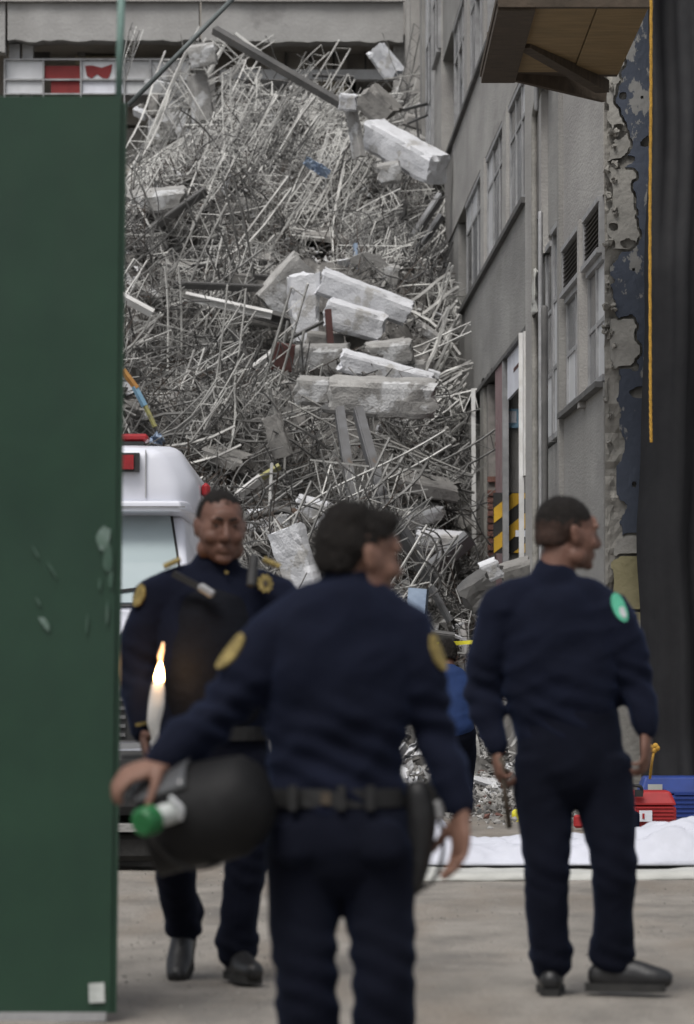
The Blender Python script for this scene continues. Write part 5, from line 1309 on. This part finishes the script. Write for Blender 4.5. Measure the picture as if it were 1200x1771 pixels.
def head_bits(parent, c, m, k=1.0, hairline=.052, hair_t=.010, brow=True, eyes=True, cut='short'):
    c = Vector(c)
    b = bmesh.new()
    def B(bm_, x, y, z, rx, ry, rz, u=18, v=12): ball(bm_, c + m @ (Vector((x, y, z)) * k), (rx * k, ry * k, rz * k), m, u, v)
    t = hair_t
    B(b, 0, -.018 - t * .3, .036, .0775 + t * .55, .0965 + t * .6, .086 + t)         # skull cap
    B(b, 0, -.060, -.010, .064 + t * .5, .052 + t * .7, .066)                 # nape
    if cut == 'full': B(b, 0, .032, .090, .062, .062, .040); B(b, 0, -.03, .085, .070, .075, .052); B(b, 0, -.075, .030, .068, .050, .07)
    h = fuse(b, .006, 2)
    # keep the face clear
    dead = []
    for v in h.verts:
        q = m.transposed() @ (v.co - c) / k
        hl = hairline + .010 * N(q * 30, 1)
        if q.y > .018 and q.z < hl: dead.append(v)
        elif q.y > -.02 and q.z < .005 and abs(q.x) < .2: dead.append(v)
        elif q.z < (-.052 if cut == 'full' else -.045): dead.append(v)
    bmesh.ops.delete(h, geom=dead, context='VERTS')
    for v in h.verts:
        q = v.co - c; v.co += q.normalized() * (.0045 * N(q, 55, 3) + .006 * N(q, 22, 1)) * k * (1.6 if cut == 'full' else .5)
    lowf = [f for f in h.faces if (m.transposed() @ (f.calc_center_median() - c) / k).z < .034 + .030 * N(f.calc_center_median(), 70)] if cut != 'full' else []
    h.faces.index_update(); low_i = [f.index for f in lowf]
    ho = build('hair', h, M['hair'], parent, smooth=True); ho.data.materials.append(M['hair_fade'])
    for i_ in low_i: ho.data.polygons[i_].material_index = 1
    sm = ho.modifiers.new('s', 'SOLIDIFY'); sm.thickness = .006; sm.offset = -1
    # short strands so that the outline is not a clean line
    rnd = random.Random(int(abs(c.x) * 1000)); vs, fs = [], []; me = ho.data; o_ = Vector(parent.location)
    n = len(me.vertices)
    for i in range(2200 if cut == 'full' else 1400):
        v = me.vertices[rnd.randrange(n)]; d = (v.normal + Vector((rnd.gauss(0, .5), rnd.gauss(0, .5), rnd.gauss(0, .5)))).normalized(); L = rnd.uniform(.005, .016 if cut == 'full' else .007) * k
        s = d.orthogonal().normalized() * .0007; b0 = len(vs); p = v.co
        vs += [tuple(p - s), tuple(p + s), tuple(p + d * L)]; fs.append((b0, b0 + 1, b0 + 2))
    raw('hair_strands', vs, fs, M['hair'], ho)['kind'] = 'stuff'
    for s in (-1, 1):
        if brow:
            b = bmesh.new(); tube(b, [c + m @ (Vector(p) * k) for p in ((s * .012, .096, .030), (s * .030, .094, .036), (s * .048, .082, .029))], [(.004 * k, .003 * k), (.005 * k, .0035 * k), (.003 * k, .003 * k)], k=3, n=8)
            build('eyebrow', b, M['hair'], parent, smooth=True)
        if eyes:
            b = bmesh.new(); ball(b, c + m @ (Vector((s * .031, .0795, .010)) * k), .0082 * k, m, 12, 8); eo = build('eye', b, M['eye'], parent, smooth=True)
            b = bmesh.new(); ball(b, c + m @ (Vector((s * .032, .0865, .009)) * k), (.0048 * k, .0032 * k, .0048 * k), m, 10, 6); build('iris', b, M['hair'], eo, origin=parent.location, smooth=True)
def wrinkle(b, amp, creases=()):
    """cloth folds: broad waves plus tight creases round the given joints"""
    b.normal_update()
    for v in b.verts:
        p = v.co; a = amp * (N(p, 5, 1) * 1.0 + N(p, 11, 4) * .55)
        q = Vector((p.x * 3 + p.z * 5, p.y * 3, p.z * 9 - p.x * 6)); a += amp * .55 * (1 - 2.2 * abs(noise.noise(q)))
        for c, rad, kk in creases:
            dd = (p - c).length
            if dd < rad: a += kk * (1 - dd / rad) * math.sin((p.z * 95 + p.x * 40) + 3 * N(p, 6, 2))
        v.co = p + v.normal * a
    return b
def garment(name, b, m, parent, vox=.011, sm=6, amp=.006, creases=(), cutz=None):
    g_ = wrinkle(fuse(b, vox, sm), amp, creases)
    return build(name, g_, M[m], parent, smooth=True)
def boot(parent, ankle, toe_dir, L=.28, ground=None, pitch=0, up=(0, 0, 1)):
    """ankle boot with a separate sole; pitch tips the toe down"""
    t = Vector(toe_dir).normalized(); u = Vector(up); s = t.cross(u).normalized(); u = s.cross(t).normalized()
    q = Quaternion(s, -pitch); t = q @ t; u2 = q @ u; a = Vector(ankle); base = a - u2 * .085
    b = bmesh.new()
    tube(b, [a + u * .11, a + u * .03, a - u2 * .02], [(.052, .056), (.046, .052), (.048, .056)], k=3, n=14, side=s)
    tube(b, [base - t * .055 + u2 * .038, base + u2 * .042, base + t * .07 + u2 * .040, base + t * .14 + u2 * .033, base + t * (L - .09) + u2 * .030], [(.036, .046), (.042, .060), (.044, .056), (.048, .042), (.038, .034)], k=4, n=16, side=s)
    build('boot', fuse(b, .008, 4), M['boot'], parent, smooth=True)
    b = bmesh.new(); P_ = []
    for x, w_ in ((-.095, .026), (-.07, .036), (0, .038), (.06, .040), (.12, .050), (.16, .046), (L - .085, .030)): P_.append((x, w_))
    ring = [base + t * x + s * w_ for x, w_ in P_] + [base + t * x - s * w_ for x, w_ in P_[::-1]]
    lo = [b.verts.new(p - u2 * .014) for p in ring]; hi = [b.verts.new(p + u2 * .014) for p in ring]
    b.faces.new(lo[::-1]); b.faces.new(hi)
    for i in range(len(ring)): b.faces.new((lo[i], lo[(i + 1) % len(ring)], hi[(i + 1) % len(ring)], hi[i]))
    build('sole', b, M['tyre'], parent)
def ring_band(name, pts_px, d, rx, ry, h, m, parent, j, extra=0):
    pass
def belt(parent, c, rx, ry, h, m, tilt=0, name='belt'):
    b = bmesh.new(); n = 40; R_ = []
    for (k, z) in ((1.0, -h / 2), (1.06, -h / 2), (1.06, h / 2), (1.0, h / 2)):
        R_.append([b.verts.new((c.x + math.cos(2 * math.pi * i / n) * rx * k, c.y + math.sin(2 * math.pi * i / n) * ry * k, c.z + z + tilt * math.cos(2 * math.pi * i / n) * rx)) for i in range(n)])
    for q in range(4):
        a, e = R_[q], R_[(q + 1) % 4]
        for i in range(n): b.faces.new((a[i], a[(i + 1) % n], e[(i + 1) % n], e[i]))
    return build(name, b, M[m], parent, smooth=False)
def patch(name, c, n, up, w_, h_, m, parent, shape='oval', th=.004, sub=None):
    n = Vector(n).normalized(); s = Vector(up).cross(n).normalized(); u = n.cross(s); b = bmesh.new(); pts = []
    K = 20
    for i in range(K):
        t = 2 * math.pi * i / K
        if shape == 'oval': x, y = math.cos(t), math.sin(t)
        elif shape == 'star': r = 1.0 if i % 2 == 0 else .78; x, y = math.cos(t) * r, math.sin(t) * r
        else: x, y = max(-1, min(1, 1.5 * math.cos(t))), max(-1, min(1, 1.5 * math.sin(t)))
        # curve to the arm: edges fall back
        pts.append(Vector(c) + s * x * w_ / 2 + u * y * h_ / 2 - n * (x * x) * w_ * .14)
    cf, cb = b.verts.new(Vector(c) + n * th), b.verts.new(Vector(c) - n * th)
    f = [b.verts.new(p + n * th) for p in pts]; k = [b.verts.new(p - n * th) for p in pts]
    for i in range(K):
        j = (i + 1) % K; b.faces.new((cf, f[i], f[j])); b.faces.new((cb, k[j], k[i])); b.faces.new((f[j], f[i], k[i], k[j]))
    return build(name, b, M[m], parent)
def hems(b, L, r):
    for k in range(3):
        p = L[-1] + Vector((0, .005, .012 + .028 * k)); tube(b, [p - Vector((0, 0, .012)), p + Vector((0, 0, .012))], [(r + .008 * math.sin(k * 2.1), r + .010)] * 2, k=1, n=16)
def zipl(a, b_): return [x for x in zip(a, b_)]

# ---------------------------------------------------------- officer at the right, seen from behind, head turned right
d = 14.0
J = lambda x, y, dy=0: P(x, y, d + dy)
pr = empty('person', (J(1000, 1700).x, d, 0), 'officer seen from behind at right with a green arm patch and head turned right', 'person')
hm = rot_to((.93, .34, -.05), (0, 0, 1)); hc = J(983, 924, .03)
LA = [J(866, 1052), J(846, 1120), J(835, 1190, .02), J(846, 1245, -.02), J(858, 1288, -.05)]
RA = [J(1050, 1058), J(1078, 1120), J(1098, 1182, .01), J(1112, 1230, -.03), J(1117, 1262, -.05)]
LL = [J(942, 1310), J(943, 1400), J(946, 1495, -.03), J(946, 1590, .0), J(952, 1668, .03)]
RL = [J(1038, 1310), J(1048, 1400), J(1060, 1490, -.03), J(1060, 1580, .0), J(1058, 1662, .03)]
TS = [J(958, 1022, .02), J(960, 1048, .0), J(963, 1090, .0), J(968, 1150), J(974, 1215), J(982, 1275), J(990, 1330)]
TR = [(.085, .075), (.165, .105), (.195, .130), (.198, .135), (.188, .132), (.184, .13), (.175, .125)]
def shrink(r, k): return [(a * k, b * k) if isinstance(a, float) and False else (tuple(x * k for x in a) if isinstance(a, tuple) else a * k) for a, b in zip(r, r)]
b = bmesh.new(); head(b, hc, hm, 1.02, fat=1.12)
tube(b, [hc + hm @ Vector((0, -.02, -.05)), J(958, 1000, .02), J(958, 1035, .02)], [.064, .066, .07], k=3, n=16)
tube(b, TS, shrink(TR, .86), n=20)
for A, nrm in ((LA, (.9, .3, 0)), (RA, (-.9, .3, 0))): tube(b, A, [.055, .052, .044, .036, .027], n=12)
hand(b, LA[-1] + Vector((0, 0, -.015)), (.10, -.12, -.98), (.95, .2, .1), (.75, .8, .85, .9), thumb=-1, thumb_in=.5)
hand(b, RA[-1] + Vector((0, 0, -.012)), (.0, -.10, -.99), (-.9, .35, 0), (.5, .55, .6, .65), thumb=1, thumb_in=.3)
for L in (LL, RL): tube(b, L, [.085, .075, .055, .05, .038], n=14)
build('body', fuse(b, .0055, 3), M['skin_dark'], pr, smooth=True)
head_bits(pr, hc, hm, 1.02, hairline=.050, hair_t=.008, cut='short')
b = bmesh.new(); tube(b, TS[:6], TR[:6], n=26, k=5)
tube(b, [J(955, 1018, .01), J(905, 1030), J(868, 1048)], [.055, .066, .070], n=14); tube(b, [J(962, 1018, .01), J(1015, 1034), J(1050, 1054)], [.055, .066, .070], n=14)
tube(b, LA, [.078, .072, .062, .054, .045], n=16, k=5); tube(b, RA, [.080, .074, .062, .055, .046], n=16, k=5)
tube(b, [J(957, 1012, .01), J(957, 992, .02)], [(.085, .08), (.078, .072)], n=18)
garment('jacket', b, 'navy', pr, creases=((LA[2], .15, .009), (RA[2], .15, .009), (J(975, 1240, -.1), .22, .006)), amp=.013)
b = bmesh.new(); tube(b, [J(982, 1232), J(984, 1285), J(990, 1330)], [(.180, .128), (.185, .135), (.182, .14)], n=26)
b2_ = [(.108, .116), (.097, .104), (.078, .086), (.070, .078), (.066, .074)]
tube(b, LL, b2_, n=18, k=5, round_ends=False); tube(b, RL, b2_, n=18, k=5, round_ends=False)
hems(b, LL, .068); hems(b, RL, .072)
garment('trousers', b, 'navy_dark', pr, creases=((LL[2], .16, .005), (RL[2], .16, .005), (LL[4], .13, .008), (RL[4], .13, .008)), amp=.007)
boot(pr, J(952, 1672, .03) , (.05, 1, 0), .29); boot(pr, J(1060, 1664, .02), (.97, -.12, 0), .265)
patch('arm_patch', armpt(RA[0], RA[1], .0, (.42, -.9, .15), .092), (.42, -.9, .15), (-.40, 0, 1), .050, .105, 'patch_green', pr, 'oval')
patch('patch_emblem', armpt(RA[0], RA[1], .14, (.42, -.9, .15), .0965), (.42, -.9, .15), (-.38, 0, 1), .022, .040, 'patch_white', pr, 'oval', th=.003)
# thin stick in his left hand
b = bmesh.new(); bar(b, J(866, 1310, -.09), J(881, 1432, -.04), .020, n=8)
tag(build('wooden_stick', b, M['dark_wood'], origin=J(881, 1432, -.04), smooth=True), 'thin dark stick held pointing down by the right officer', 'stick')

# ---------------------------------------------------------- officer at the left, walking towards the camera
d = 14.7
J = lambda x, y, dy=0: P(x, y, d + dy)
pl = empty('person', (J(380, 1690).x, d, 0), 'officer in navy uniform with gold badges walking towards the camera beside the ambulance', 'person')
hm = rot_to((.22, -.96, -.10), (.02, 0, 1)); hc = J(381, 912, -.03)
RAo = [J(268, 1035), J(245, 1100), J(236, 1165, -.02), J(242, 1215, -.10), J(248, 1262, -.16)]      # his right arm
LAo = [J(478, 1035), J(500, 1100), J(512, 1165, 0), J(505, 1230, -.05), J(496, 1290, -.10)]
RLo = [J(325, 1320), J(318, 1400, -.03), J(306, 1480, -.02), J(308, 1545, .10), J(318, 1600, .20)]
LLo = [J(420, 1320), J(428, 1400, -.06), J(425, 1490, -.08), J(415, 1570, -.08), J(410, 1645, -.06)]
TSo = [J(376, 1005, .02), J(375, 1028, 0), J(373, 1080), J(372, 1140), J(372, 1210), J(372, 1275), J(372, 1325)]
TRo = [(.085, .08), (.175, .11), (.215, .14), (.205, .155), (.195, .155), (.195, .14), (.185, .13)]
b = bmesh.new(); head(b, hc, hm, 1.08, fat=1.18)
tube(b, [hc + hm @ Vector((0, -.03, -.05)), J(376, 985, .02), J(376, 1020, .02)], [.068, .070, .075], k=3, n=16)
tube(b, TSo, shrink(TRo, .84), n=20)
for A in (RAo, LAo): tube(b, A, [.055, .052, .044, .036, .027], n=12)
hand(b, RAo[-1] + Vector((0, -.01, -.012)), (.15, -.45, -.85), (.85, .2, .3), (.75, .8, .85, .9), thumb=1, thumb_in=.7, k=1.02)
hand(b, LAo[-1] + Vector((0, 0, -.012)), (-.05, -.15, -.98), (-.9, 0, 0), (.5, .55, .6, .65), thumb=1)
for L in (RLo, LLo): tube(b, L, [.085, .075, .055, .05, .038], n=14)
build('body', fuse(b, .0055, 3), M['skin_dark'], pl, smooth=True)
head_bits(pl, hc, hm, 1.08, hairline=.082, hair_t=.003, cut='short')
b = bmesh.new(); tube(b, TSo[:6], TRo[:6], n=26, k=5)
tube(b, [J(372, 1003, .01), J(310, 1018), J(272, 1034)], [.058, .068, .072], n=14); tube(b, [J(380, 1003, .01), J(438, 1018), J(474, 1034)], [.058, .068, .072], n=14)
tube(b, RAo, [.080, .074, .066, .058, .048], n=16, k=5); tube(b, LAo, [.080, .074, .066, .058, .048], n=16, k=5)
tube(b, [J(376, 1000, .01), J(376, 975, .015)], [(.088, .085), (.082, .08)], n=18)
garment('jacket', b, 'navy', pl, creases=((RAo[2], .15, .009), (LAo[2], .15, .009)), amp=.011)
b = bmesh.new(); tube(b, [J(372, 1062, -.02), J(372, 1120, -.01), J(372, 1190, -.01), J(372, 1245, -.01)], [(.165, .135), (.19, .165), (.19, .168), (.18, .155)], n=26)
garment('tactical_vest', b, 'vest', pl, amp=.004)
b = bmesh.new(); tube(b, [J(372, 1262), J(372, 1300), J(372, 1335)], [(.185, .14), (.195, .14), (.19, .135)], n=26)
b2_ = [(.115, .118), (.098, .106), (.076, .086), (.070, .076), (.066, .072)]
tube(b, RLo, b2_, n=18, k=5, round_ends=False); tube(b, LLo, b2_, n=18, k=5, round_ends=False)
hems(b, RLo, .070); hems(b, LLo, .072)
garment('trousers', b, 'navy_dark', pl, creases=((RLo[2], .16, .006), (LLo[2], .16, .006), (RLo[4], .12, .007), (LLo[4], .12, .008)), amp=.007)
belt(pl, J(372, 1268), .19, .145, .05, 'leather')
boot(pl, J(316, 1602, .20), (-.12, -1, 0), .30, pitch=.62); boot(pl, J(411, 1646, -.06), (.28, -.95, 0), .31)
patch('chest_badge', J(459, 1009, -.135), (.35, -.9, .15), (0, 0, 1), .066, .072, 'gold', pl, 'star')
o = patch('badge_centre', J(459, 1009, -.141), (.35, -.9, .15), (0, 0, 1), .018, .020, 'dark_wood', pl, 'oval', th=.003)
patch('arm_patch', armpt(RAo[0], RAo[1], .05, (-.62, -.78, .2), .088), (-.62, -.78, .2), (.3, 0, 1), .048, .085, 'gold', pl, 'oval')
for (x, y), (x2, y2) in (((283, 983), (312, 970)), ((455, 970), (484, 983))):
    b = bmesh.new(); bar(b, J(x, y - 3, -.04), J(x2, y2 - 3, -.04), .024, .010, up=(0, -.6, 1)); build('epaulette', b, M['gold'], pl)
b = bmesh.new(); bar(b, J(300, 992, -.14), J(372, 1030, -.19), .022, .022); build('radio_strap', b, M['black_plastic'], pl)
b = bmesh.new(); bar(b, J(344, 1013, -.19), J(370, 1030, -.2), .034, .03); o = build('radio_microphone', b, M['frame_metal'], pl); o.modifiers.new('b', 'BEVEL').width = .008
b = bmesh.new(); bar(b, J(440, 960, -.12), J(434, 1016, -.16), .034, .03); o = build('shoulder_radio', b, M['black_plastic'], pl); o.modifiers.new('b', 'BEVEL').width = .008
b = bmesh.new(); bar(b, J(390, 988, -.11), J(394, 992, -.112), .014, .008); build('collar_pin', b, M['gold'], pl)
b = bmesh.new(); bar(b, J(236, 1254, -.19), J(254, 1250, -.21), .01, .012); build('sleeve_button', b, M['gold'], pl)

# candle (its own light)
cb = J(266, 1278, -.25)
cdl = empty('candle', cb, 'lit white candle with a flame held up by the officer walking towards the camera', 'candle')
CJ = lambda x, y: P(x, y, d - .25)
b = bmesh.new(); tube(b, [CJ(264, 1288), CJ(268, 1276), CJ(266, 1250), CJ(270, 1222), CJ(272, 1200), CJ(273, 1188)], [.010, .013, .024, .029, .027, .024], n=16); build('wax_body', fuse(b, .004, 2), M['wax'], cdl, smooth=True)
b = bmesh.new(); tube(b, [CJ(273, 1192), CJ(275, 1180)], [.021, .016], n=14); build('glowing_rim', b, M['candle_glow'], cdl, smooth=True)  # emission paints the light of the flame into the wax rim
b = bmesh.new(); tube(b, [CJ(275, 1186), CJ(275, 1174), CJ(276, 1160), CJ(277, 1150), CJ(278, 1143)], [.010, .017, .013, .007, .003], n=12, k=4); build('flame', b, M['flame'], cdl, smooth=True)
b = bmesh.new(); tube(b, [CJ(278, 1146), CJ(277, 1136), CJ(280, 1124), CJ(282, 1112)], [.004, .009, .008, .004], n=10, k=4); build('glow_streak', b, M['candle_glow'], cdl, smooth=True)  # dim glowing streak above the flame
b = bmesh.new(); bar(b, CJ(274, 1192), CJ(276, 1178), .004, n=6); build('wick', b, M['black_paint'], cdl)
ld = bpy.data.lights.new('candle_light', 'POINT'); ld.energy = .6; ld.color = (1, .55, .22); ld.shadow_soft_size = .02
lo_ = bpy.data.objects.new('candle_light', ld); COL.objects.link(lo_); lo_.location = CJ(277, 1150) - cb + Vector((0, -.05, 0)); lo_.parent = cdl

# ---------------------------------------------------------- officer in the middle, nearest, seen from behind
d = 10.1
J = lambda x, y, dy=0: P(x, y, d + dy)
pm = empty('person', (J(590, 1771).x, d, ground_z(0, d)), 'nearest officer seen from behind in the middle carrying a black helmet at his side', 'person')
hm = rot_to((.90, .42, -.10), (.06, 0, 1)); hc = J(622, 962, .02)
LAm = [J(478, 1092, .0), J(430, 1165, -.02), J(382, 1232, -.04), J(330, 1278, -.10), J(284, 1318, -.16)]
RAm = [J(698, 1096), J(724, 1170), J(750, 1255, .02), J(778, 1330, 0), J(796, 1398, -.03)]
LLm = [J(528, 1460), J(524, 1570), J(528, 1680, -.03), J(536, 1800, 0), J(542, 1935, .05)]
RLm = [J(652, 1460), J(656, 1570), J(664, 1680, -.03), J(664, 1800, 0), J(664, 1935, .05)]
TSm = [J(598, 1036, .02), J(596, 1062), J(592, 1105), J(586, 1180), J(580, 1260), J(580, 1330), J(584, 1395), J(588, 1450)]
TRm = [(.085, .08), (.155, .10), (.190, .125), (.192, .13), (.172, .125), (.164, .12), (.172, .125), (.175, .125)]
b = bmesh.new(); head(b, hc, hm, .98, fat=1.0)
tube(b, [hc + hm @ Vector((0, -.025, -.05)), J(604, 1020, .02), J(600, 1058, .02)], [.057, .060, .07], k=3, n=16)
tube(b, TSm, shrink(TRm, .84), n=20)
for A in (LAm, RAm): tube(b, A, [.055, .052, .042, .036, .027], n=12)
hand(b, LAm[-1] + Vector((-.006, -.01, -.004)), (-.86, -.30, -.28), (-.25, .25, -.93), (.55, .65, .75, .8), thumb=1, thumb_in=.6, k=1.03)
hand(b, RAm[-1] + Vector((.002, 0, -.014)), (-.02, -.05, -1), (-.85, -.45, 0), (.30, .38, .45, .5), thumb=1, thumb_in=.25, k=1.03)
for L in (LLm, RLm): tube(b, L, [.085, .075, .055, .05, .038], n=14)
build('body', fuse(b, .0055, 3), M['skin'], pm, smooth=True)
head_bits(pm, hc, hm, .98, hairline=.048, hair_t=.008, cut='full')
b = bmesh.new(); tube(b, TSm[:7], TRm[:7], n=26, k=5)
tube(b, [J(592, 1032, .01), J(530, 1056), J(484, 1084)], [.052, .064, .068], n=14); tube(b, [J(604, 1032, .01), J(660, 1058), J(702, 1086)], [.052, .064, .068], n=14)
tube(b, LAm, [.076, .074, .066, .056, .044], n=16, k=5); tube(b, RAm, [.072, .064, .053, .047, .041], n=16, k=5)
tube(b, [J(600, 1030, .01), J(603, 1004, .02)], [(.080, .075), (.070, .066)], n=18)
garment('jacket', b, 'navy', pm, vox=.009, creases=((LAm[2], .17, .010), (RAm[2], .16, .009), (J(585, 1340, -.1), .24, .008)), amp=.014)
b = bmesh.new(); tube(b, [J(582, 1385), J(586, 1430), J(590, 1462)], [(.166, .122), (.180, .135), (.180, .14)], n=26)
b2_ = [(.100, .115), (.086, .098), (.076, .086), (.074, .080), (.070, .076)]
tube(b, LLm, b2_, n=18, k=5, round_ends=False); tube(b, RLm, b2_, n=18, k=5, round_ends=False)
for x in (505, 660):     # seat pockets
    tube(b, [J(x, 1430, -.115), J(x, 1480, -.125)], [(.05, .018), (.05, .02)], n=12)
garment('trousers', b, 'navy_dark', pm, vox=.010, creases=((LLm[2], .18, .006), (RLm[2], .18, .006)), amp=.007)
boot(pm, J(542, 1945, .05), (-.15, 1, 0), .29); boot(pm, J(664, 1945, .05), (.15, 1, 0), .29)
bl = belt(pm, J(583, 1378), .168, .124, .045, 'leather')
b = bmesh.new(); c_ = J(563, 1381, -.135); box(b, c_.x - .012, c_.x + .012, c_.y - .004, c_.y + .006, c_.z - .014, c_.z + .014); build('belt_stud', b, M['dark_wood'], pm)
for px in (506, 590, 640):
    b = bmesh.new(); c_ = J(px, 1380, -.124 - .010 * (px in (590,))); box(b, c_.x - .010, c_.x + .010, c_.y - .012, c_.y + .004, c_.z - .03, c_.z + .03); build('belt_keeper', b, M['leather'], pm)
patch('arm_patch', armpt(LAm[0], LAm[1], .88, (-.62, -.70, .5), .090), (-.62, -.70, .5), (.52, 0, .8), .042, .105, 'gold', pm, 'oval')
patch('arm_patch', armpt(RAm[0], RAm[1], .62, (.80, -.62, .25), .082), (.80, -.62, .25), (-.42, 0, 1), .040, .095, 'gold', pm, 'oval')
# holster, pouch and coiled lead at the right hip
b = bmesh.new(); tube(b, [J(722, 1368, -.02), J(728, 1420, -.02), J(724, 1490, -.02), J(716, 1535, -.02)], [(.034, .045), (.040, .045), (.030, .035), (.022, .025)], n=12); build('holster', fuse(b, .008, 2), M['leather'], pm, smooth=True)
b = bmesh.new(); bar(b, J(742, 1395, .02), J(750, 1350, .02), .036, .05); bar(b, J(735, 1352, .02), J(766, 1372, .02), .03, .03); o = build('pistol_grip', b, M['black_plastic'], pm); o.modifiers.new('b', 'BEVEL').width = .008
b = bmesh.new(); bar(b, J(752, 1385, .0), J(757, 1420, .0), .04, .03); o = build('pouch', b, M['frame_metal'], pm); o.modifiers.new('b', 'BEVEL').width = .008
b = bmesh.new(); tube(b, [J(758, 1410, .02), J(767, 1450, .02), J(762, 1495, .02), J(745, 1527, .02), J(720, 1541, .0)], [.0055] * 5, k=8, n=8); build('coiled_lead', b, M['black_plastic'], pm, smooth=True)
b = bmesh.new(); bar(b, J(455, 1362, -.04), J(459, 1400, -.06), .024, .02); o = build('key_clip', b, M['white_metal'], pm); o.modifiers.new('b', 'BEVEL').width = .005
b = bmesh.new(); bar(b, J(436, 1376, -.05), J(452, 1388, -.06), .014, .012); build('key_ring', b, M['chrome'], pm)

# helmet carried on its side
hl = empty('riot_helmet', J(350, 1500, -.14), 'black riot helmet carried on its side by the nearest officer', 'helmet')
hcn = J(350, 1407, -.14)
ax_ = (J(262, 1435, -.02) - J(452, 1375, -.11)).normalized()       # opening faces left and away from us
m3 = ax_.to_track_quat('Y', 'Z').to_matrix()
b = bmesh.new()
prof = [(-.165, .002), (-.163, .04), (-.150, .085), (-.12, .118), (-.07, .136), (-.01, .142), (.05, .140), (.10, .132), (.135, .124)]
n = 40; rings = []
for y, r in prof + [(.139, .118), (.135, .110), (.09, .112), (.0, .118), (-.08, .108), (-.13, .07), (-.145, .002)]:
    rings.append([b.verts.new(hcn + rv(.0) + m3 @ Vector((math.cos(2 * math.pi * i / n) * r * .92, y * 1.10 + (.03 * math.cos(2 * math.pi * i / n) if y > .09 else 0), math.sin(2 * math.pi * i / n) * r * .90 + .006 * math.sin(y * 30)))) for i in range(n)])
for p, q in zip(rings, rings[1:]):
    for i in range(n): b.faces.new((p[i], p[(i + 1) % n], q[(i + 1) % n], q[i]))
b.faces.new(rings[0][::-1]); b.faces.new(rings[-1])
build('shell', b, M['helmet'], hl, smooth=True)
b = bmesh.new(); V = []
for j in range(9):
    t = -.75 + 1.5 * j / 8; V.append([b.verts.new(hcn + m3 @ Vector((math.cos(t + 1.9) * .139, -.02 + .15 * i / 7, math.sin(t + 1.9) * .138))) for i in range(8)])
for p, q in zip(V, V[1:]):
    for i in range(7): b.faces.new((p[i], p[i + 1], q[i + 1], q[i]))
o = build('visor', b, M['pane_dark'], hl, smooth=True); o.modifiers.new('s', 'SOLIDIFY').thickness = .004
b = bmesh.new(); bar(b, J(424, 1344, -.20), J(434, 1362, -.20), .018, .014); build('green_tab', b, M['green_plastic'], hl)
b = bmesh.new(); tube(b, [J(262, 1450, -.26), J(300, 1490, -.22), J(350, 1503, -.2), J(420, 1470, -.14)], [(.006, .003)] * 4, k=6, n=6); build('chin_strap', b, M['leather'], hl, smooth=True)
bo = empty('bottle', J(262, 1417, -.33), 'clear bottle with a thick green cap held against the black helmet', 'bottle')
b = bmesh.new(); tube(b, [J(262, 1417, -.33), J(285, 1409, -.29), J(312, 1402, -.24)], [.022, .027, .022], n=18, k=4, side=(0, 1, 0)); build('bottle_body', b, M['sticker'], bo, smooth=True)
b = bmesh.new(); tube(b, [J(243, 1424, -.36), J(266, 1416, -.32)], [.035, .037], n=20, k=1, side=(0, 1, 0), round_ends=False); o = build('cap', b, M['green_plastic'], bo); o.modifiers.new('b', 'BEVEL').width = .008
b = bmesh.new(); tube(b, [J(296, 1380, -.30), J(312, 1398, -.29), J(312, 1416, -.28)], [.006, .008, .006], n=10, k=3); build('white_sticker', b, M['patch_white'], bo, smooth=True)

# ---------------------------------------------------------- man in bright blue shirt, far, bending with his back to us
d = 31.4
J = lambda x, y, dy=0: P(x, y, d + dy)
pb = empty('person', (J(778, 1400).x, d, 0), 'man in a bright blue shirt seen from behind bending towards the rubble', 'person')
hm = rot_to((-.15, .95, -.35), (0, .3, 1)); hc = J(772, 1136, .10)
T4 = [J(774, 1160, .06), J(776, 1172, .02), J(778, 1195, -.0), J(780, 1225, -.06), J(782, 1250, -.10), J(783, 1262, -.10)]
R4 = [(.08, .08), (.15, .11), (.185, .13), (.18, .13), (.165, .13), (.165, .13)]
L1 = [J(766, 1262, -.1), J(764, 1310, .02), J(764, 1350, .04), J(764, 1385, .0), J(764, 1412, -.02)]; L2 = [J(800, 1262, -.1), J(803, 1310, .02), J(803, 1350, .04), J(802, 1385, .0), J(802, 1412, -.02)]
A1 = [J(742, 1178), J(732, 1210, .02), J(734, 1238, .10), J(745, 1245, .25)]; A2 = [J(812, 1178), J(820, 1210, .02), J(818, 1238, .10), J(808, 1245, .25)]
b = bmesh.new(); head(b, hc, hm, .96)
tube(b, [hc + hm @ Vector((0, -.03, -.05)), J(774, 1165, .04)], [.056, .062], k=3, n=14); tube(b, T4, shrink(R4, .85), n=18)
for A in (A1, A2): tube(b, A, [.05, .045, .038, .028], n=12); hand(b, A[-1], (0, .8, -.4), (0, -.2, -1), thumb=1)
for L in (L1, L2): tube(b, L, [.08, .07, .05, .045, .035], n=12)
build('body', fuse(b, .007, 3), M['skin_dark'], pb, smooth=True)
head_bits(pb, hc, hm, .96, hair_t=.012, cut='full', brow=False, eyes=False)
b = bmesh.new(); tube(b, T4, R4, n=22, k=4); tube(b, A1[:3], [.07, .064, .056], n=14); tube(b, A2[:3], [.07, .064, .056], n=14)
garment('shirt', b, 'royal_blue', pb, amp=.008)
b = bmesh.new(); tube(b, [J(783, 1248, -.1), J(783, 1275, -.08)], [(.162, .128), (.17, .13)], n=20)
for L in (L1, L2): tube(b, L, [.10, .09, .075, .065, .06], n=16, k=4, round_ends=False)
garment('trousers', b, 'navy_dark', pb, amp=.007)
for L, s in ((L1, -1), (L2, 1)): boot(pb, Vector((L[-1].x, L[-1].y, .095)), (s * .1, 1, 0), .27)
